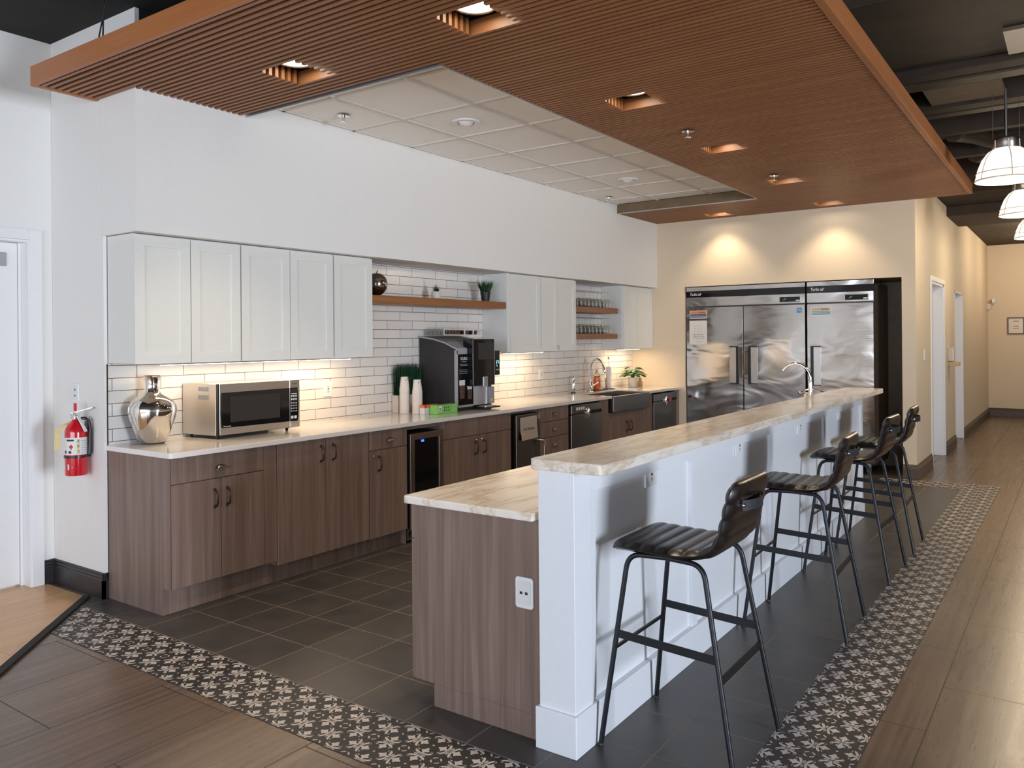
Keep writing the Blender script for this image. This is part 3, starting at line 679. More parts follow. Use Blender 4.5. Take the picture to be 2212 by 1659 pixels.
# ------------------------------------------------------------------ upper cabinets
YU = 4.474
def updoor(x0, x1, z0, z1, parent, st=.062):
    g = .002; x0 += g; x1 -= g; m = MB()
    m.box(x0, x0+st, YU, YU+.02, z0, z1); m.box(x1-st, x1, YU, YU+.02, z0, z1); m.box(x0+st, x1-st, YU, YU+.02, z0, z0+st); m.box(x0+st, x1-st, YU, YU+.02, z1-st, z1); m.box(x0+st, x1-st, YU+.008, YU+.016, z0+st, z1-st)
    return m.build('door', 'cab_white', parent)
def upper(x0, x1, doors, label, light=None, fill=None):
    t = thing('wall_cabinet', label, 'cabinet', ((x0+x1)/2, 4.6, 1.405))
    m = MB(); m.box(x0, x1, YU+.022, 4.772, 1.407, 2.166)
    if fill: m.box(fill[0], fill[1], YU+.006, YU+.022, 1.407, 2.166)
    m.build('body', 'cab_white', t, bevel=.001, seg=1)
    for a, b in doors: updoor(a, b, 1.403, 2.158, t)
    return t
upper(2.564, 3.287, [(2.562, 2.924), (2.925, 3.285)], 'white shaker wall cabinet with two doors above the mercury glass vase')
upper(3.29, 4.086, [(3.291, 3.688), (3.689, 4.084)], 'white shaker wall cabinet with two doors above the microwave')
upper(4.09, 4.485, [(4.092, 4.484)], 'white single door wall cabinet beside the long wood shelf and silver ball')
upper(6.282, 6.868, [(6.335, 6.866)], 'white single door wall cabinet above the coffee machine spout', fill=(6.282, 6.334))
u = upper(6.871, 7.568, [(6.873, 7.195), (7.196, 7.566)], 'white wall cabinet with two doors beside the glass shelves')
m = MB(); m.box(7.175, 7.215, YU-.004, YU, 1.42, 1.46); m.box(7.185, 7.205, YU-.006, YU-.004, 1.43, 1.45, 1); m.build('catch', ['grey_plastic', 'label_white'], u)
upper(8.672, 9.496, [(8.695, 9.031), (9.032, 9.442)], 'white wall cabinet with two doors over the potted plant corner', fill=(9.443, 9.496))
def shelf(x0, x1, z0, z1, label):
    m = MB(); m.box(x0, x1, 4.487, 4.7735, z0, z1); tag(m.build('wood_shelf', 'shelf_wood', bevel=.0025), label, 'shelf')
shelf(4.488, 6.279, 1.822, 1.885, 'long wood shelf with two plants and a silver ball')
shelf(7.571, 8.560, 1.822, 1.885, 'short wood shelf under the upper row of stemmed glasses')
shelf(7.571, 8.545, 1.525, 1.585, 'short wood shelf under the lower row of stemmed glasses')
LED = [(2.78, 4.35), (6.36, 7.05), (8.72, 9.30)]
for (x0, x1), lb in zip(LED, ['long glowing strip light under the cabinets above the microwave', 'glowing strip light under the cabinets by the coffee machine', 'glowing strip light under the cabinet over the plant corner']):
    t = thing('strip_light', lb, 'cabinet light', ((x0+x1)/2, 4.6, 1.40))
    m = MB(); m.box(x0, x1, 4.56, 4.60, 1.392, 1.4065); m.build('housing', 'alu', t); m = MB(); m.box(x0+.01, x1-.01, 4.565, 4.595, 1.389, 1.392); m.build('diffuser', 'led', t)

# ------------------------------------------------------------------ objects on counter
def place(label): pass
# mercury vase
vx, vy, vz = 2.765, 4.64, .9165
t = thing('vase', 'silver mercury glass vase with a narrow neck', 'vase', (vx, vy, vz))
prof = [(.0001, 0), (.068, .001), (.082, .010), (.092, .040), (.110, .09), (.131, .15), (.140, .195), (.137, .225), (.120, .258), (.085, .283), (.056, .298), (.044, .315), (.040, .345), (.042, .375), (.047, .402), (.051, .410), (.048, .412), (.043, .402), (.038, .375), (.036, .345)]
m = MB(); m.lathe(prof, (vx, vy, vz), 48, cap=False); m.build('body', 'pot_mercury', t, smooth=60)
# microwave
t = thing('microwave', 'stainless steel microwave oven with a black glass door', 'microwave', (3.4, 4.43, .9165))
mx0, mx1, my0, my1, mz0, mz1 = 3.078, 3.727, 4.43, 4.765, .937, 1.264
m = MB(); m.prism([(mx0, my0+.022), (mx1-.004, my0+.022), (mx1-.012, my1), (mx0-.03, my1)], 'z', mz0, mz1); m.build('body', 'steel_micro', t, bevel=.003)
m = MB()
for r in range(2):
    for k in range(15):
        yy = 4.52+k*.0065; xx = mx0 - .03*(yy-my0)/(my1-my0) - .0006
        m.box(xx-.0008, xx+.001, yy, yy+.003, 1.215-r*.052, 1.243-r*.052)
m.build('vent_slots', 'grey_plastic', t)
m = MB(); m.box(mx0, mx0+.010, my0+.0, my0+.0215, mz0, mz1); m.box(mx0, mx1, my0+.012, my0+.0215, mz0, mz0+.012); m.build('hinge_strip', 'black_plastic', t)
m = MB(); m.box(mx0+.010, mx1-.088, my0, my0+.0215, mz0+.002, mz1); d = m.build('door', 'steel_micro', t, bevel=.003)
m = MB(); m.prism([(3.104,.985), (3.638,.982), (3.638,1.210), (3.104,1.207), (3.100,1.18), (3.097,1.09), (3.100,1.01)], 'y', my0-.003, my0+.004); w_ = m.build('window', 'black_gloss', d)
m = MB(); m.box(3.165, 3.555, my0-.0036, my0-.003, 1.017, 1.180); m.build('viewing_screen', 'charcoal', d)
text('Panasonic', .014, 'ink_white', (3.142, my0-.0036, .994), *YN, d, ext=.0002)
m = MB(); m.box(mx1-.087, mx1, my0, my0+.0215, mz0+.002, mz1); p = m.build('control_panel', 'steel_micro', t, bevel=.003)
m = MB(); m.prism([(3.642,.982), (3.704,.981), (3.709,1.01), (3.712,1.09), (3.709,1.18), (3.704,1.211), (3.642,1.210)], 'y', my0-.003, my0+.004); m.build('keypad', 'black_gloss', p)
m = MB(); m.box(3.648, 3.700, my0-.0036, my0-.003, 1.182, 1.203); m.build('display', 'charcoal', p)
m = MB(); m.box(3.652, 3.70, my0-.0036, my0-.003, 1.168, 1.172); m.build('brand_mark', 'label_white', p)
for r in range(2):
    for k in range(3): m = MB(); m.box(3.649+k*.0185, 3.661+k*.0185, my0-.0036, my0-.003, 1.148-r*.022, 1.160-r*.022); m.build('button', 'label_white', p)
for r in range(4):
    for k in range(3): m = MB(); m.lathe([(.0045, 0), (.0045, .0006)], (3.655+k*.0185, my0-.0036, 1.106-r*.0185), 10, 'y'); m.build('button', 'label_white', p)
for k in range(2): m = MB(); m.box(3.648+k*.028, 3.668+k*.028, my0-.0036, my0-.003, .999, 1.018); m.build('button', 'label_white', p)
m = MB(); m.box(3.648, 3.710, my0-.002, my0+.001, .948, .972); m.build('door_button', 'steel_micro', p, bevel=.001)
m = MB(); m.box(3.665, 3.70, my0-.0008, my0+.001, 1.236, 1.239); m.build('brand_mark', 'ink', p)
for fx, fy in ((mx0+.015, my0+.03), (mx1-.09, my0+.03), (mx0+.0, my1-.05), (mx1-.06, my1-.05)): m = MB(); m.lathe([(.008, 0), (.010, .012), (.018, .0215)], (fx, fy, .9160), 12); m.build('foot', 'black_plastic', t, smooth=40)
# grass planter box behind the cups
t = thing('grass_planter', 'square beige planter of tall dark green grass behind the paper cups', 'plant', (5.08, 4.70, .9165))
m = MB(); m.prism([(4.998,4.700), (5.30,4.700), (5.30,4.768), (4.998,4.768)], 'z', .9165, 1.065); m.build('pot', 'pot_box', t, bevel=.003)
m = MB()
for k in range(330):
    bx, by = 5.006+random.random()*.285, 4.704+random.random()*.058; hgt = .25+random.random()*.035; dx, dy = random.gauss(0, .018), random.gauss(-.006, .008); w = .0035
    m.add([(bx-w, by, 1.06), (bx+w, by, 1.06), (bx+w+dx*.5, by+dy*.5, 1.06+hgt*.6), (bx-w+dx*.5, by+dy*.5, 1.06+hgt*.6), (bx+dx, min(by+dy, 4.768), 1.06+hgt)], [(0,1,2,3), (3,2,4)])
o = m.build('grass_blades', 'leaf_dark', t, recalc=False); o['kind'] = 'stuff'
# paper cups, nested upside down
def cup_mesh(print_=False, r_top=.030, r_rim=.0415, h=.105):
    m = MB(); m.lathe([(.0001, h-.004), (r_top-.003, h-.004), (r_top-.001, h), (r_top, h-.001), (r_rim, .006), (r_rim+.0025, .004), (r_rim+.0025, .0005), (r_rim, 0), (r_rim-.0003, .004), (r_top-.0002, h-.0058), (.0001, h-.0055)], (0,0,0), 24, cap=False)
    if print_:
        for k in range(3):
            a = -2.2+k*.55; r = .0333; zz = .078+.008*k
            m.add([((r+.0006)*math.cos(a+.0), (r+.0006)*math.sin(a), zz-.008), ((r+.0008)*math.cos(a+.28), (r+.0008)*math.sin(a+.28), zz-.004), ((r-.0005)*math.cos(a+.22), (r-.0005)*math.sin(a+.22), zz+.010), ((r-.0004)*math.cos(a+.05), (r-.0004)*math.sin(a+.05), zz+.008)], [(0,1,2,3)], 1)
    return m.build('paper_cup', ['cup_paper', 'cup_print'], smooth=40)
first = ftop = None
for (cx, cy_, n, nm, sp) in ((5.022, 4.645, 19, 'taller', .0112), (5.047, 4.525, 17, 'shorter', .0112)):
    for k in range(n):
        top = k == n-1; src = ftop if top else first
        if src is None:
            c = cup_mesh(top)
            if top: ftop = c
            else: first = c
        else: c = src.copy(); COL.objects.link(c)
        c.location = (cx, cy_, .9165+k*sp); c.rotation_euler = (0, 0, 0)
        if top: tag(c, 'topmost paper cup of the %s stack beside the grass planter' % nm, 'cup', 'paper cups in the %s stack' % nm)
        else: tag(c, 'white paper cup nested below the top of the %s stack' % nm, 'cup', 'paper cups in the %s stack' % nm)
# boxes of tea / sweetener
t = thing('carton_box', 'small white and orange carton beside the green box', 'box', (5.15, 4.47, .9165))
m = MB(); m.prism([(5.012,4.418), (5.19,4.418), (5.19,4.466), (5.012,4.466)], 'z', .9165, .968); m.build('body', 'label_white', t, bevel=.001)
m = MB(); m.box(5.011, 5.191, 4.4165, 4.467, .968, .992); m.build('lid', 'bright_orange', t, bevel=.001)
m = MB(); m.box(5.011, 5.04, 4.4155, 4.4165, .97, .99); m.build('brand_patch', 'ink_red', t)
t = thing('carton_box', 'small light green carton at the foot of the coffee machine', 'box', (5.24, 4.36, .9165))
m = MB(); m.box(5.068, 5.330, 4.325, 4.405, .9165, .990); m.build('body', 'lime', t, bevel=.001)
m = MB(); m.box(5.085, 5.125, 4.3235, 4.325, .940, .985); m.build('label_patch', 'label_white', t)
m = MB()
for k in range(3):
    for r in range(2): m.box(5.150+.026*k, 5.165+.026*k, 4.324, 4.325, .935+.024*r, .952+.024*r)
m.box(5.235, 5.237, 4.324, 4.325, .922, .985); m.box(5.09, 5.12, 4.3232, 4.3235, .945, .949); m.box(5.09, 5.115, 4.3232, 4.3235, .955, .965)
m.build('printing', 'dark_green_ink', t)
# coffee machine
t = thing('coffee_machine', 'large black and silver pod coffee machine on the counter', 'coffee machine', (5.68, 4.38, .9165))
kx0, kx1, ky0, ky1 = 5.386, 5.905, 4.37, 4.760
def skew(m):
    m.v = [(x-.055*(y-ky0)/(ky1-ky0) if x < 5.5 else x, y, z) for x, y, z in m.v]; return m
side = [(ky0+.012, .93), (ky1, .93), (ky1, 1.552), (4.62, 1.532), (4.50, 1.500), (ky0+.012, 1.448)]
m = MB(); m.prism(side, 'x', kx0+.012, kx1-.012); skew(m).build('body', 'charcoal', t, bevel=.003)
m = MB(); top = [(ky0+.002, 1.44), (ky0+.002, 1.456), (4.50, 1.512), (4.62, 1.545), (ky1, 1.566), (ky1, 1.552), (4.62, 1.532), (4.50, 1.500)]
m.prism(top, 'x', kx0, kx1); m.prism([(kx0, .945), (kx0+.012, .945), (kx0+.012, 1.44), (kx0, 1.44)], 'y', ky0, ky0+.03); m.box(kx0, 5.53, ky0, ky0+.012, 1.405, 1.452); m.box(kx0, 5.61, ky0, ky0+.012, .945, .965)
skew(m).build('shell', 'grey_plastic', t, bevel=.002)
m = MB(); m.box(kx0+.02, kx1-.01, ky0+.02, ky1-.02, .9165, .93); m.box(kx0+.005, kx1-.03, ky0+.004, ky0+.02, .9165, .945); m.build('base', 'black_plastic', t)
m = MB(); m.box(5.404, 5.606, ky0-.001, ky0+.011, .965, 1.405); p = m.build('poster_panel', 'black_gloss', t)
text('KEURIG', .036, 'ink_white', (5.478, ky0-.002, 1.365), *YN, p, sx=.76, ext=.0003)
m = MB()
for zz, w in ((1.340, .07), (1.318, .12), (1.306, .10), (1.268, .13), (1.254, .13), (1.240, .13)): m.box(5.478-w/2, 5.478+w/2, ky0-.0018, ky0-.001, zz-.002, zz+.002)
for k in range(3): m.box(5.535, 5.575, ky0-.0018, ky0-.001, 1.178+k*.013-.003, 1.178+k*.013+.003)
m.build('small_print', 'ink_grey', p)
for cx, zb, w, h in ((5.450, 1.02, .038, .16), (5.555, 1.01, .032, .12)):
    m = MB(); m.prism([(cx-w*.8, zb), (cx+w*.8, zb), (cx+w, zb+h*.72), (cx-w, zb+h*.72)], 'y', ky0-.0018, ky0-.001, 0); m.prism([(cx-w, zb+h*.72), (cx+w, zb+h*.72), (cx+w*1.05, zb+h), (cx-w*1.05, zb+h)], 'y', ky0-.0019, ky0-.001, 1)
    m.build('printed_mug', ['coffee', 'label_white'], p)
m = MB(); m.prism(rrect(5.525, 5.838, 4.300, 4.42, .012), 'z', 1.125, 1.535); c = m.build('brew_head', 'black_gloss', t, bevel=.004)
m = MB(); m.box(5.592, 5.820, 4.2985, 4.300, 1.355, 1.500); m.build('screen', 'charcoal', c)
m = MB(); m.box(5.826, 5.830, 4.2975, 4.300, 1.16, 1.49); m.build('bright_edge', 'alu', c)
m = MB(); m.box(5.656, 5.716, 4.290, 4.34, 1.115, 1.205); m.build('spout', 'alu', c, bevel=.004)
m = MB(); m.box(5.8385, 5.912, 4.30, 4.42, 1.21, 1.43); c2 = m.build('card_reader', 'black_plastic', t, bevel=.004)
m = MB(); m.tube([(5.875+.016*math.cos(a), 4.2985, 1.325+.016*math.sin(a)) for a in [PI*k/8-.6 for k in range(13)]], .003, 6); m.tube([(5.862, 4.2985, 1.300), (5.870, 4.2985, 1.288)], .003, 6); m.build('lit_icon', 'screen_cyan', c2); m = MB(); m.box(5.852, 5.900, 4.296, 4.30, 1.252, 1.264); m.build('card_slot', 'alu', c2)
m = MB(); m.prism([(5.610,4.372), (5.650,4.355), (5.72,4.348), (5.79,4.355), (5.82,4.372)], 'z', .955, 1.125); m.build('front_plate', 'silver_paint', t, smooth=40)
m = MB(); m.box(5.82, kx1-.012, 4.352, 4.372, .955, 1.105); q = m.build('side_plate', 'silver_paint', t); m = MB(); m.box(5.835, 5.868, 4.350, 4.352, .975, 1.0); m.build('badge', 'tag_yellow', q)
m = MB(); m.prism(rrect(5.62, 5.845, 4.235, 4.368, .03), 'z', .928, .942); q = m.build('drip_tray', 'black_plastic', t, bevel=.002); m = MB(); m.prism(rrect(5.64, 5.80, 4.25, 4.35, .02), 'z', .942, .947); m.build('drip_grid', 'alu', q)
# organiser on the coffee machine
t = thing('pod_organiser', 'clear drawer organiser of coffee pods on the coffee machine', 'organiser', (5.7, 4.6, 1.56))
m = MB(); ox0, ox1, oy0, oy1, oz0, oz1 = 5.40, 5.945, 4.535, 4.74, 1.568, 1.628
m.box(ox0, ox1, oy0, oy1, oz1-.004, oz1); m.box(ox0, ox1, oy0, oy1, oz0, oz0+.004); m.box(ox0, ox0+.004, oy0, oy1, oz0+.004, oz1-.004); m.box(ox1-.004, ox1, oy0, oy1, oz0+.004, oz1-.004); m.box(ox0, ox1, oy1-.004, oy1, oz0+.004, oz1-.004); m.build('case', 'glass', t)
for a, b in ((5.405, 5.695), (5.697, 5.82), (5.822, 5.940)):
    m = MB(); w = .006; y_ = oy0-.006
    m.box(a, b, y_, y_+.005, oz0+.002, oz0+.002+w); m.box(a, b, y_, y_+.005, oz1-.002-w, oz1-.002); m.box(a, a+w, y_, y_+.005, oz0+.008, oz1-.008); m.box(b-w, b, y_, y_+.005, oz0+.008, oz1-.008); dr_ = m.build('drawer', 'label_white', t)
    m = MB()
    for r in range(4):
        for k in range(int((b-a)/.042)): m.lathe([(.015, 0), (.020, .035), (.021, .037)], (a+.026+k*.042, oy0+.03+r*.043, oz0+.006), 12)
    o = m.build('coffee_pods', 'coffee', dr_, smooth=40); o['kind'] = 'stuff'
# shelf items
sz = 1.8858
t = thing('ornament', 'dark silver apple shaped ball on the long wood shelf', 'ornament', (4.655, 4.60, sz))
m = MB(); R_ = .088; m.lathe([(.0001, .006)] + [(R_*math.sin(a)*(1-.06*math.cos(a)), R_-R_*math.cos(a)*1.05+.004) for a in [PI*k/22 for k in range(2, 21)]] + [(.008, .172), (.0001, .165)], (4.655, 4.60, sz), 40, cap=False); m.build('body', 'ball_metal', t, smooth=60)
m = MB(); m.tube([(4.655, 4.60, sz+.165), (4.66, 4.60, sz+.19), (4.668, 4.60, sz+.205)], .004, 8); m.build('stem', 'ball_metal', t)
t = thing('succulent', 'spiky succulent in a small cream pot on the long shelf', 'plant', (5.385, 4.60, sz))
m = MB(); m.lathe([(.0001, 0), (.030, 0), (.040, .008), (.043, .035), (.041, .062), (.038, .066), (.034, .062), (.034, .055), (.0001, .055)], (5.385, 4.60, sz), 28, cap=False); m.build('pot', 'pot_cream', t, smooth=40)
m = MB()
for ring, n, L, tilt in ((0, 7, .055, 1.05), (1, 6, .065, .65), (2, 4, .075, .25)):
    for k in range(n):
        a = k*2*PI/n+ring*.4; d_ = Vector((math.cos(a)*math.sin(tilt), math.sin(a)*math.sin(tilt), math.cos(tilt))); b0 = Vector((5.385, 4.60, sz+.055)); s_w = Vector((-math.sin(a), math.cos(a), 0))*.009
        p1 = b0+d_*L*.4; p2 = b0+d_*L+Vector((0,0,.008)); nrm = d_.cross(s_w).normalized()*.004
        m.add([b0-s_w*.6, b0+s_w*.6, p1+s_w, p1-s_w, p2, p1+nrm], [(0,1,2,5), (0,5,3), (1,2,5), (3,5,4), (5,2,4), (3,2,4)])
m.build('leaves', 'leaf_dark', t, smooth=30, recalc=False)
t = thing('potted_grass', 'tuft of artificial grass in a black pot on the long shelf', 'plant', (6.075, 4.58, sz))
m = MB(); m.lathe([(.0001, 0), (.036, 0), (.048, .078), (.051, .080), (.051, .088), (.044, .088), (.044, .078), (.0001, .078)], (6.075, 4.58, sz), 24, cap=False); m.build('pot', 'pot_black', t, smooth=40)
m = MB()
for k in range(260):
    a, r = random.random()*2*PI, random.random()**.5*.040; bx, by = 6.075+r*math.cos(a), 4.58+r*math.sin(a); L = .085+random.random()*.055; ox, oy = r/.04*.065*math.cos(a)+random.gauss(0, .008), r/.04*.05*math.sin(a)+random.gauss(0, .008); w = .0022
    m.add([(bx-w, by, sz+.078), (bx+w, by, sz+.078), (bx+w+ox*.45, by+oy*.45, sz+.078+L*.6), (bx-w+ox*.45, by+oy*.45, sz+.078+L*.6), (bx+ox, by+oy, sz+.078+L)], [(0,1,2,3), (3,2,4)])
o = m.build('blades', 'leaf_grass', t, recalc=False); o['kind'] = 'stuff'
# stemmed glasses, upside down
def glass_mesh(h):
    m = MB(); k = h/.185
    out = [(.033, 0), (.038, .02*k), (.039, .045*k), (.034, .075*k), (.018, .095*k), (.006, .105*k), (.004, .12*k), (.004, .165*k), (.008, .178*k), (.033, .1835*k), (.034, .185*k)]
    inn = [(.0001, .185*k)]; 
    m.lathe(out + inn + [], (0,0,0), 18, cap=False)
    m2 = [(.0001, .093*k), (.015, .091*k), (.032, .072*k), (.0375, .045*k), (.0365, .02*k), (.0322, 0), (.033, 0)]
    m.lathe(m2, (0,0,0), 18, cap=False)
    return m.build('stemmed_glass', 'glass', smooth=50)
for zz, h, lb, grp in ((1.8856, .186, 'upside-down stemmed glass on the upper short wood shelf', 'stemmed glasses on the upper short shelf'), (1.5856, .182, 'upside-down stemmed glass on the lower short wood shelf', 'stemmed glasses on the lower short shelf')):
    base = None
    for r in range(2):
        for k in range(10):
            if base is None: o = base = glass_mesh(h)
            else: o = base.copy(); COL.objects.link(o)
            o.location = (7.66+k*.0845, 4.545+r*.095, zz); tag(o, lb, 'glass', grp)
# faucet, soap, towel holder, plant
t = thing('kitchen_faucet', 'chrome pull-down kitchen faucet at the dark sink', 'faucet', (8.30, 4.66, .9165))
fx, fy, fz = 8.165, 4.64, .916
m = MB(); m.lathe([(.030, 0), (.030, .006), (.024, .014), (.021, .11), (.016, .13)], (fx, fy, fz), 20); m.build('base', 'chrome', t, smooth=40)
pts = [(fx, fy, fz+.12), (fx, fy, fz+.27)] + [(fx-.02*(1-math.cos(a)), fy-.095*(1-math.cos(a)), fz+.27+.105*math.sin(a)) for a in [PI*k/14 for k in range(1, 13)]]
m = MB(); m.tube(pts, .0115, 14); m.build('spout', 'chrome', t, smooth=50)
e = pts[-1]; m = MB(); m.tube([e, (e[0]-.004, e[1]-.016, e[2]-.045), (e[0]-.006, e[1]-.022, e[2]-.10)], [.013, .017, .020], 14); m.build('spray_head', 'chrome', t, smooth=50)
m = MB(); m.tube([(fx+.01, fy, fz+.07), (fx+.05, fy-.01, fz+.075), (fx+.13, fy-.03, fz+.105)], [.012, .008, .006], 10); m.build('lever', 'chrome', t, smooth=50)
t = thing('soap_dispenser', 'chrome pump soap dispenser on the counter before the faucet', 'dispenser', (7.9, 4.70, .9165))
m = MB(); m.lathe([(.030, 0), (.030, .012), (.016, .016), (.016, .02)], (7.872, 4.70, .916), 18); m.build('base', 'black_plastic', t, smooth=40)
m = MB(); m.lathe([(.016, 0), (.018, .01), (.017, .17), (.012, .178), (.0001, .18)], (7.872, 4.70, .932), 18, cap=False); m.build('body', 'chrome', t, smooth=40)
m = MB(); m.tube([(7.872, 4.70, 1.095), (7.875, 4.68, 1.102), (7.89, 4.61, 1.106)], [.012, .009, .007], 10); m.build('nozzle', 'chrome', t, smooth=40)
t = thing('dish_soap', 'orange dish soap bottle behind the dark sink', 'bottle', (8.47, 4.70, .9165))
bx, by = 8.40, 4.69
m = MB(); m.lathe([(.0001, 0), (.037, 0), (.041, .008), (.041, .135), (.039, .15)], (bx, by, .925), 20); m.build('body', 'soap_liquid', t, smooth=50)
m = MB(); m.lathe([(.039, .15), (.033, .175), (.018, .20), (.014, .205)], (bx, by, .925), 20); m.build('shoulder', 'clear_plastic', t, smooth=50)
m = MB(); m.lathe([(.016, .205), (.016, .222), (.010, .236), (.0001, .238)], (bx, by, .925), 14); m.build('cap', 'pale_orange', t, smooth=40)
m = MB(); m.add([(bx+.0418*math.sin(a)*1, by-.0418*math.cos(a), .925+.075+.045*s) for s in (-1, 1) for a in (-.15, .25, .65)], [(0,1,4,3), (1,2,5,4)]); m.build('label_patch', 'navy', t, recalc=False)
m = MB(); m.box(8.28, 8.52, 4.645, 4.75, .9165, .924); tag(m.build('sink_mat', 'dark_bronze', bevel=.002), 'flat dark tray under the orange dish soap bottle', 'tray')
t = thing('paper_towel_holder', 'upright paper towel holder with a thin pinkish roll', 'paper towel holder', (8.86, 4.70, .9165))
m = MB(); m.lathe([(.0001, 0), (.075, 0), (.075, .008), (.0001, .01)], (8.70, 4.69, .9165), 24); m.build('base', 'dark_bronze', t, smooth=40)
m = MB(); m.cyl((8.70, 4.69, .925), .006, .355, n=10); m.lathe([(.0001, 0), (.012, .004), (.017, .016), (.012, .027), (.0001, .032)], (8.70, 4.69, 1.275), 14); m.build('post', 'nickel', t, smooth=40)
m = MB(); m.lathe([(.008, 0), (.034, 0), (.034, .26), (.008, .26)], (8.70, 4.69, .927), 24, cap=False); m.build('roll', 'towel_white', t, smooth=40)
m = MB(); m.cyl((8.585, 4.67, .9265), .006, .13, n=8); m.build('tension_arm', 'dark_bronze', t)
m = MB(); m.box(8.575, 8.69, 4.665, 4.70, .9175, .924); m.build('arm_base', 'dark_bronze', t)
t = thing('potted_plant', 'leafy green plant in a cream pot in the counter corner', 'plant', (9.12, 4.60, .9165))
px, py = 9.12, 4.58
m = MB(); m.lathe([(.0001, 0), (.052, 0), (.058, .01), (.058, .095), (.062, .125), (.058, .125), (.054, .115), (.0001, .112)], (px, py, .9165), 28, cap=False); m.build('pot', 'pot_cream', t, smooth=40)
m = MB(); m.lathe([(.0001, .114), (.053, .114)], (px, py, .9165), 20, cap=False); m.build('soil', 'soil', t)
m = MB(); ml = MB()
for k in range(46):
    a = k*2.4; el = .25+.9*random.random(); L = .07+.07*random.random(); b0 = Vector((px, py, 1.03)); tip = b0+Vector((math.cos(a)*math.cos(el)*L*1.1, min(math.sin(a)*math.cos(el)*L, .16), math.sin(el)*L+.02))
    m.tube([b0, b0*.5+tip*.5+Vector((0,0,.015)), tip], .002, 5)
    dr_ = Vector((math.cos(a), math.sin(a), -.35)).normalized(); sd = Vector((-math.sin(a), math.cos(a), 0)); ll = .075+.025*random.random(); ww = ll*.42
    if tip.y + dr_.y*ll > 4.755: continue
    vs = [tip, tip+dr_*ll*.35+sd*ww+Vector((0,0,.006)), tip+dr_*ll*.35-sd*ww+Vector((0,0,.006)), tip+dr_*ll*.4, tip+dr_*ll*.75+sd*ww*.6, tip+dr_*ll*.75-sd*ww*.6, tip+dr_*ll]
    ml.add(vs, [(0,1,3), (0,3,2), (1,4,3), (3,5,2), (4,6,3), (3,6,5)])
m.build('stems', 'leaf_mid', t); ml.build('leaves', 'leaf_mid', t, smooth=60, recalc=False)
m = MB(); m.lathe([(.0001, 0), (.030, 0), (.034, .01), (.034, .06), (.020, .082), (.017, .09), (.022, .102), (.024, .106), (.018, .106), (.0001, .10)], (9.36, 4.60, .9165), 20, cap=False)
tag(m.build('bottle', 'amber', smooth=40), 'small amber glass jar beside the leafy potted plant', 'bottle')

# ------------------------------------------------------------------ bar with raised top
t = thing('bar_counter', 'white panelled bar front with battens and a corner post', 'bar', (4.9, 1.6, 0))
m = MB(); m.box(2.60, 7.30, 1.532, 1.668, 0, 1.0445); m.build('panel', 'bar_white', t)
m = MB(); m.box(2.530, 2.657, 1.512, 1.668, .15, 1.0445); m.build('corner_post', 'bar_white', t, bevel=.002)
m = MB(); m.box(2.517, 2.672, 1.502, 1.680, 0, .155); m.build('post_base', 'bar_white', t, bevel=.003)
m = MB(); m.box(2.657, 7.32, 1.517, 1.532, .95, 1.0445); m.build('top_rail', 'bar_white', t, bevel=.0015)
for bxx in (3.654, 4.859, 6.082, 7.29): m = MB(); m.box(bxx-.032, bxx+.032, 1.517, 1.532, .155, .95); m.build('batten', 'bar_white', t, bevel=.0015)
for a, b in ((2.674, 3.155), (3.157, 4.858), (4.860, 6.081), (6.083, 7.322)): m = MB(); m.box(a, b, 1.505, 1.532, 0, .155); m.build('baseboard', 'bar_white', t, bevel=.002)
m = MB(); m.box(2.657, 2.70, 1.519, 1.532, .155, .95); m.build('batten', 'bar_white', t, bevel=.0015)
m = MB(); m.prism(rrect(2.49, 7.42, 1.369, 1.682, .022), 'z', 1.046, 1.0865); tag(m.build('countertop', 'marble', bevel=.005), 'long raised marble bar top behind the leather stools', 'countertop')
t = thing('island_cabinet', 'grey brown laminate island cabinet with a white plate on its end', 'cabinet', (4.9, 2.0, 0))
m = MB(); m.box(2.582, 7.30, 1.684, 2.318, .09, .843); m.box(2.582, 7.30, 1.684, 2.215, 0, .09); m.build('body', 'laminate', t)
m = MB(); m.box(2.562, 2.581, 1.684, 2.322, .095, .843); m.box(2.5625, 2.5815, 1.684, 2.218, 0, .0945); m.build('end_panel', 'laminate', t, bevel=.001, seg=1)
for k in range(8):
    a, b = 2.564+k*.592, 2.562+(k+1)*.592
    m = MB(); m.box(a, b-.002, 2.319, 2.338, .69, .838); m.build('drawer', 'laminate', t, bevel=.001, seg=1); m = MB(); m.box(a, b-.002, 2.319, 2.338, .095, .686); m.build('door', 'laminate', t, bevel=.001, seg=1)
m = MB(); m.prism(rrect(2.512, 7.32, 1.684, 2.345, .022, 5, (0,0,1,0)), 'z', .8435, .8755); tag(m.build('countertop', 'marble', bevel=.005), 'lower marble island top on the kitchen side of the bar', 'countertop')
# bar faucet
t = thing('bar_faucet', 'chrome gooseneck faucet rising behind the marble bar top', 'faucet', (6.72, 1.78, .876))
fx, fy, fz = 6.78, 1.80, .8755
m = MB(); m.lathe([(.028, 0), (.028, .01), (.017, .02), (.017, .27), (.013, .30)], (fx, fy, fz), 18); m.build('body', 'chrome', t, smooth=40)
pts = [(fx, fy, fz+.28)] + [(fx-.01*(1-math.cos(a)), fy+.118*(1-math.cos(a)), fz+.30+.135*math.sin(a)) for a in [PI*k/16 for k in range(0, 14)]]
m = MB(); m.tube(pts, .0115, 12); m.build('spout', 'chrome', t, smooth=50)
for s in (-1, 1): m = MB(); m.tube([(fx, fy, fz+.215), (fx+s*.03, fy-s*.02, fz+.225), (fx+s*.075, fy-s*.055, fz+.205), (fx+s*.095, fy-s*.07, fz+.20)], [.008, .007, .006, .009], 8); m.build('lever', 'chrome', t, smooth=50)
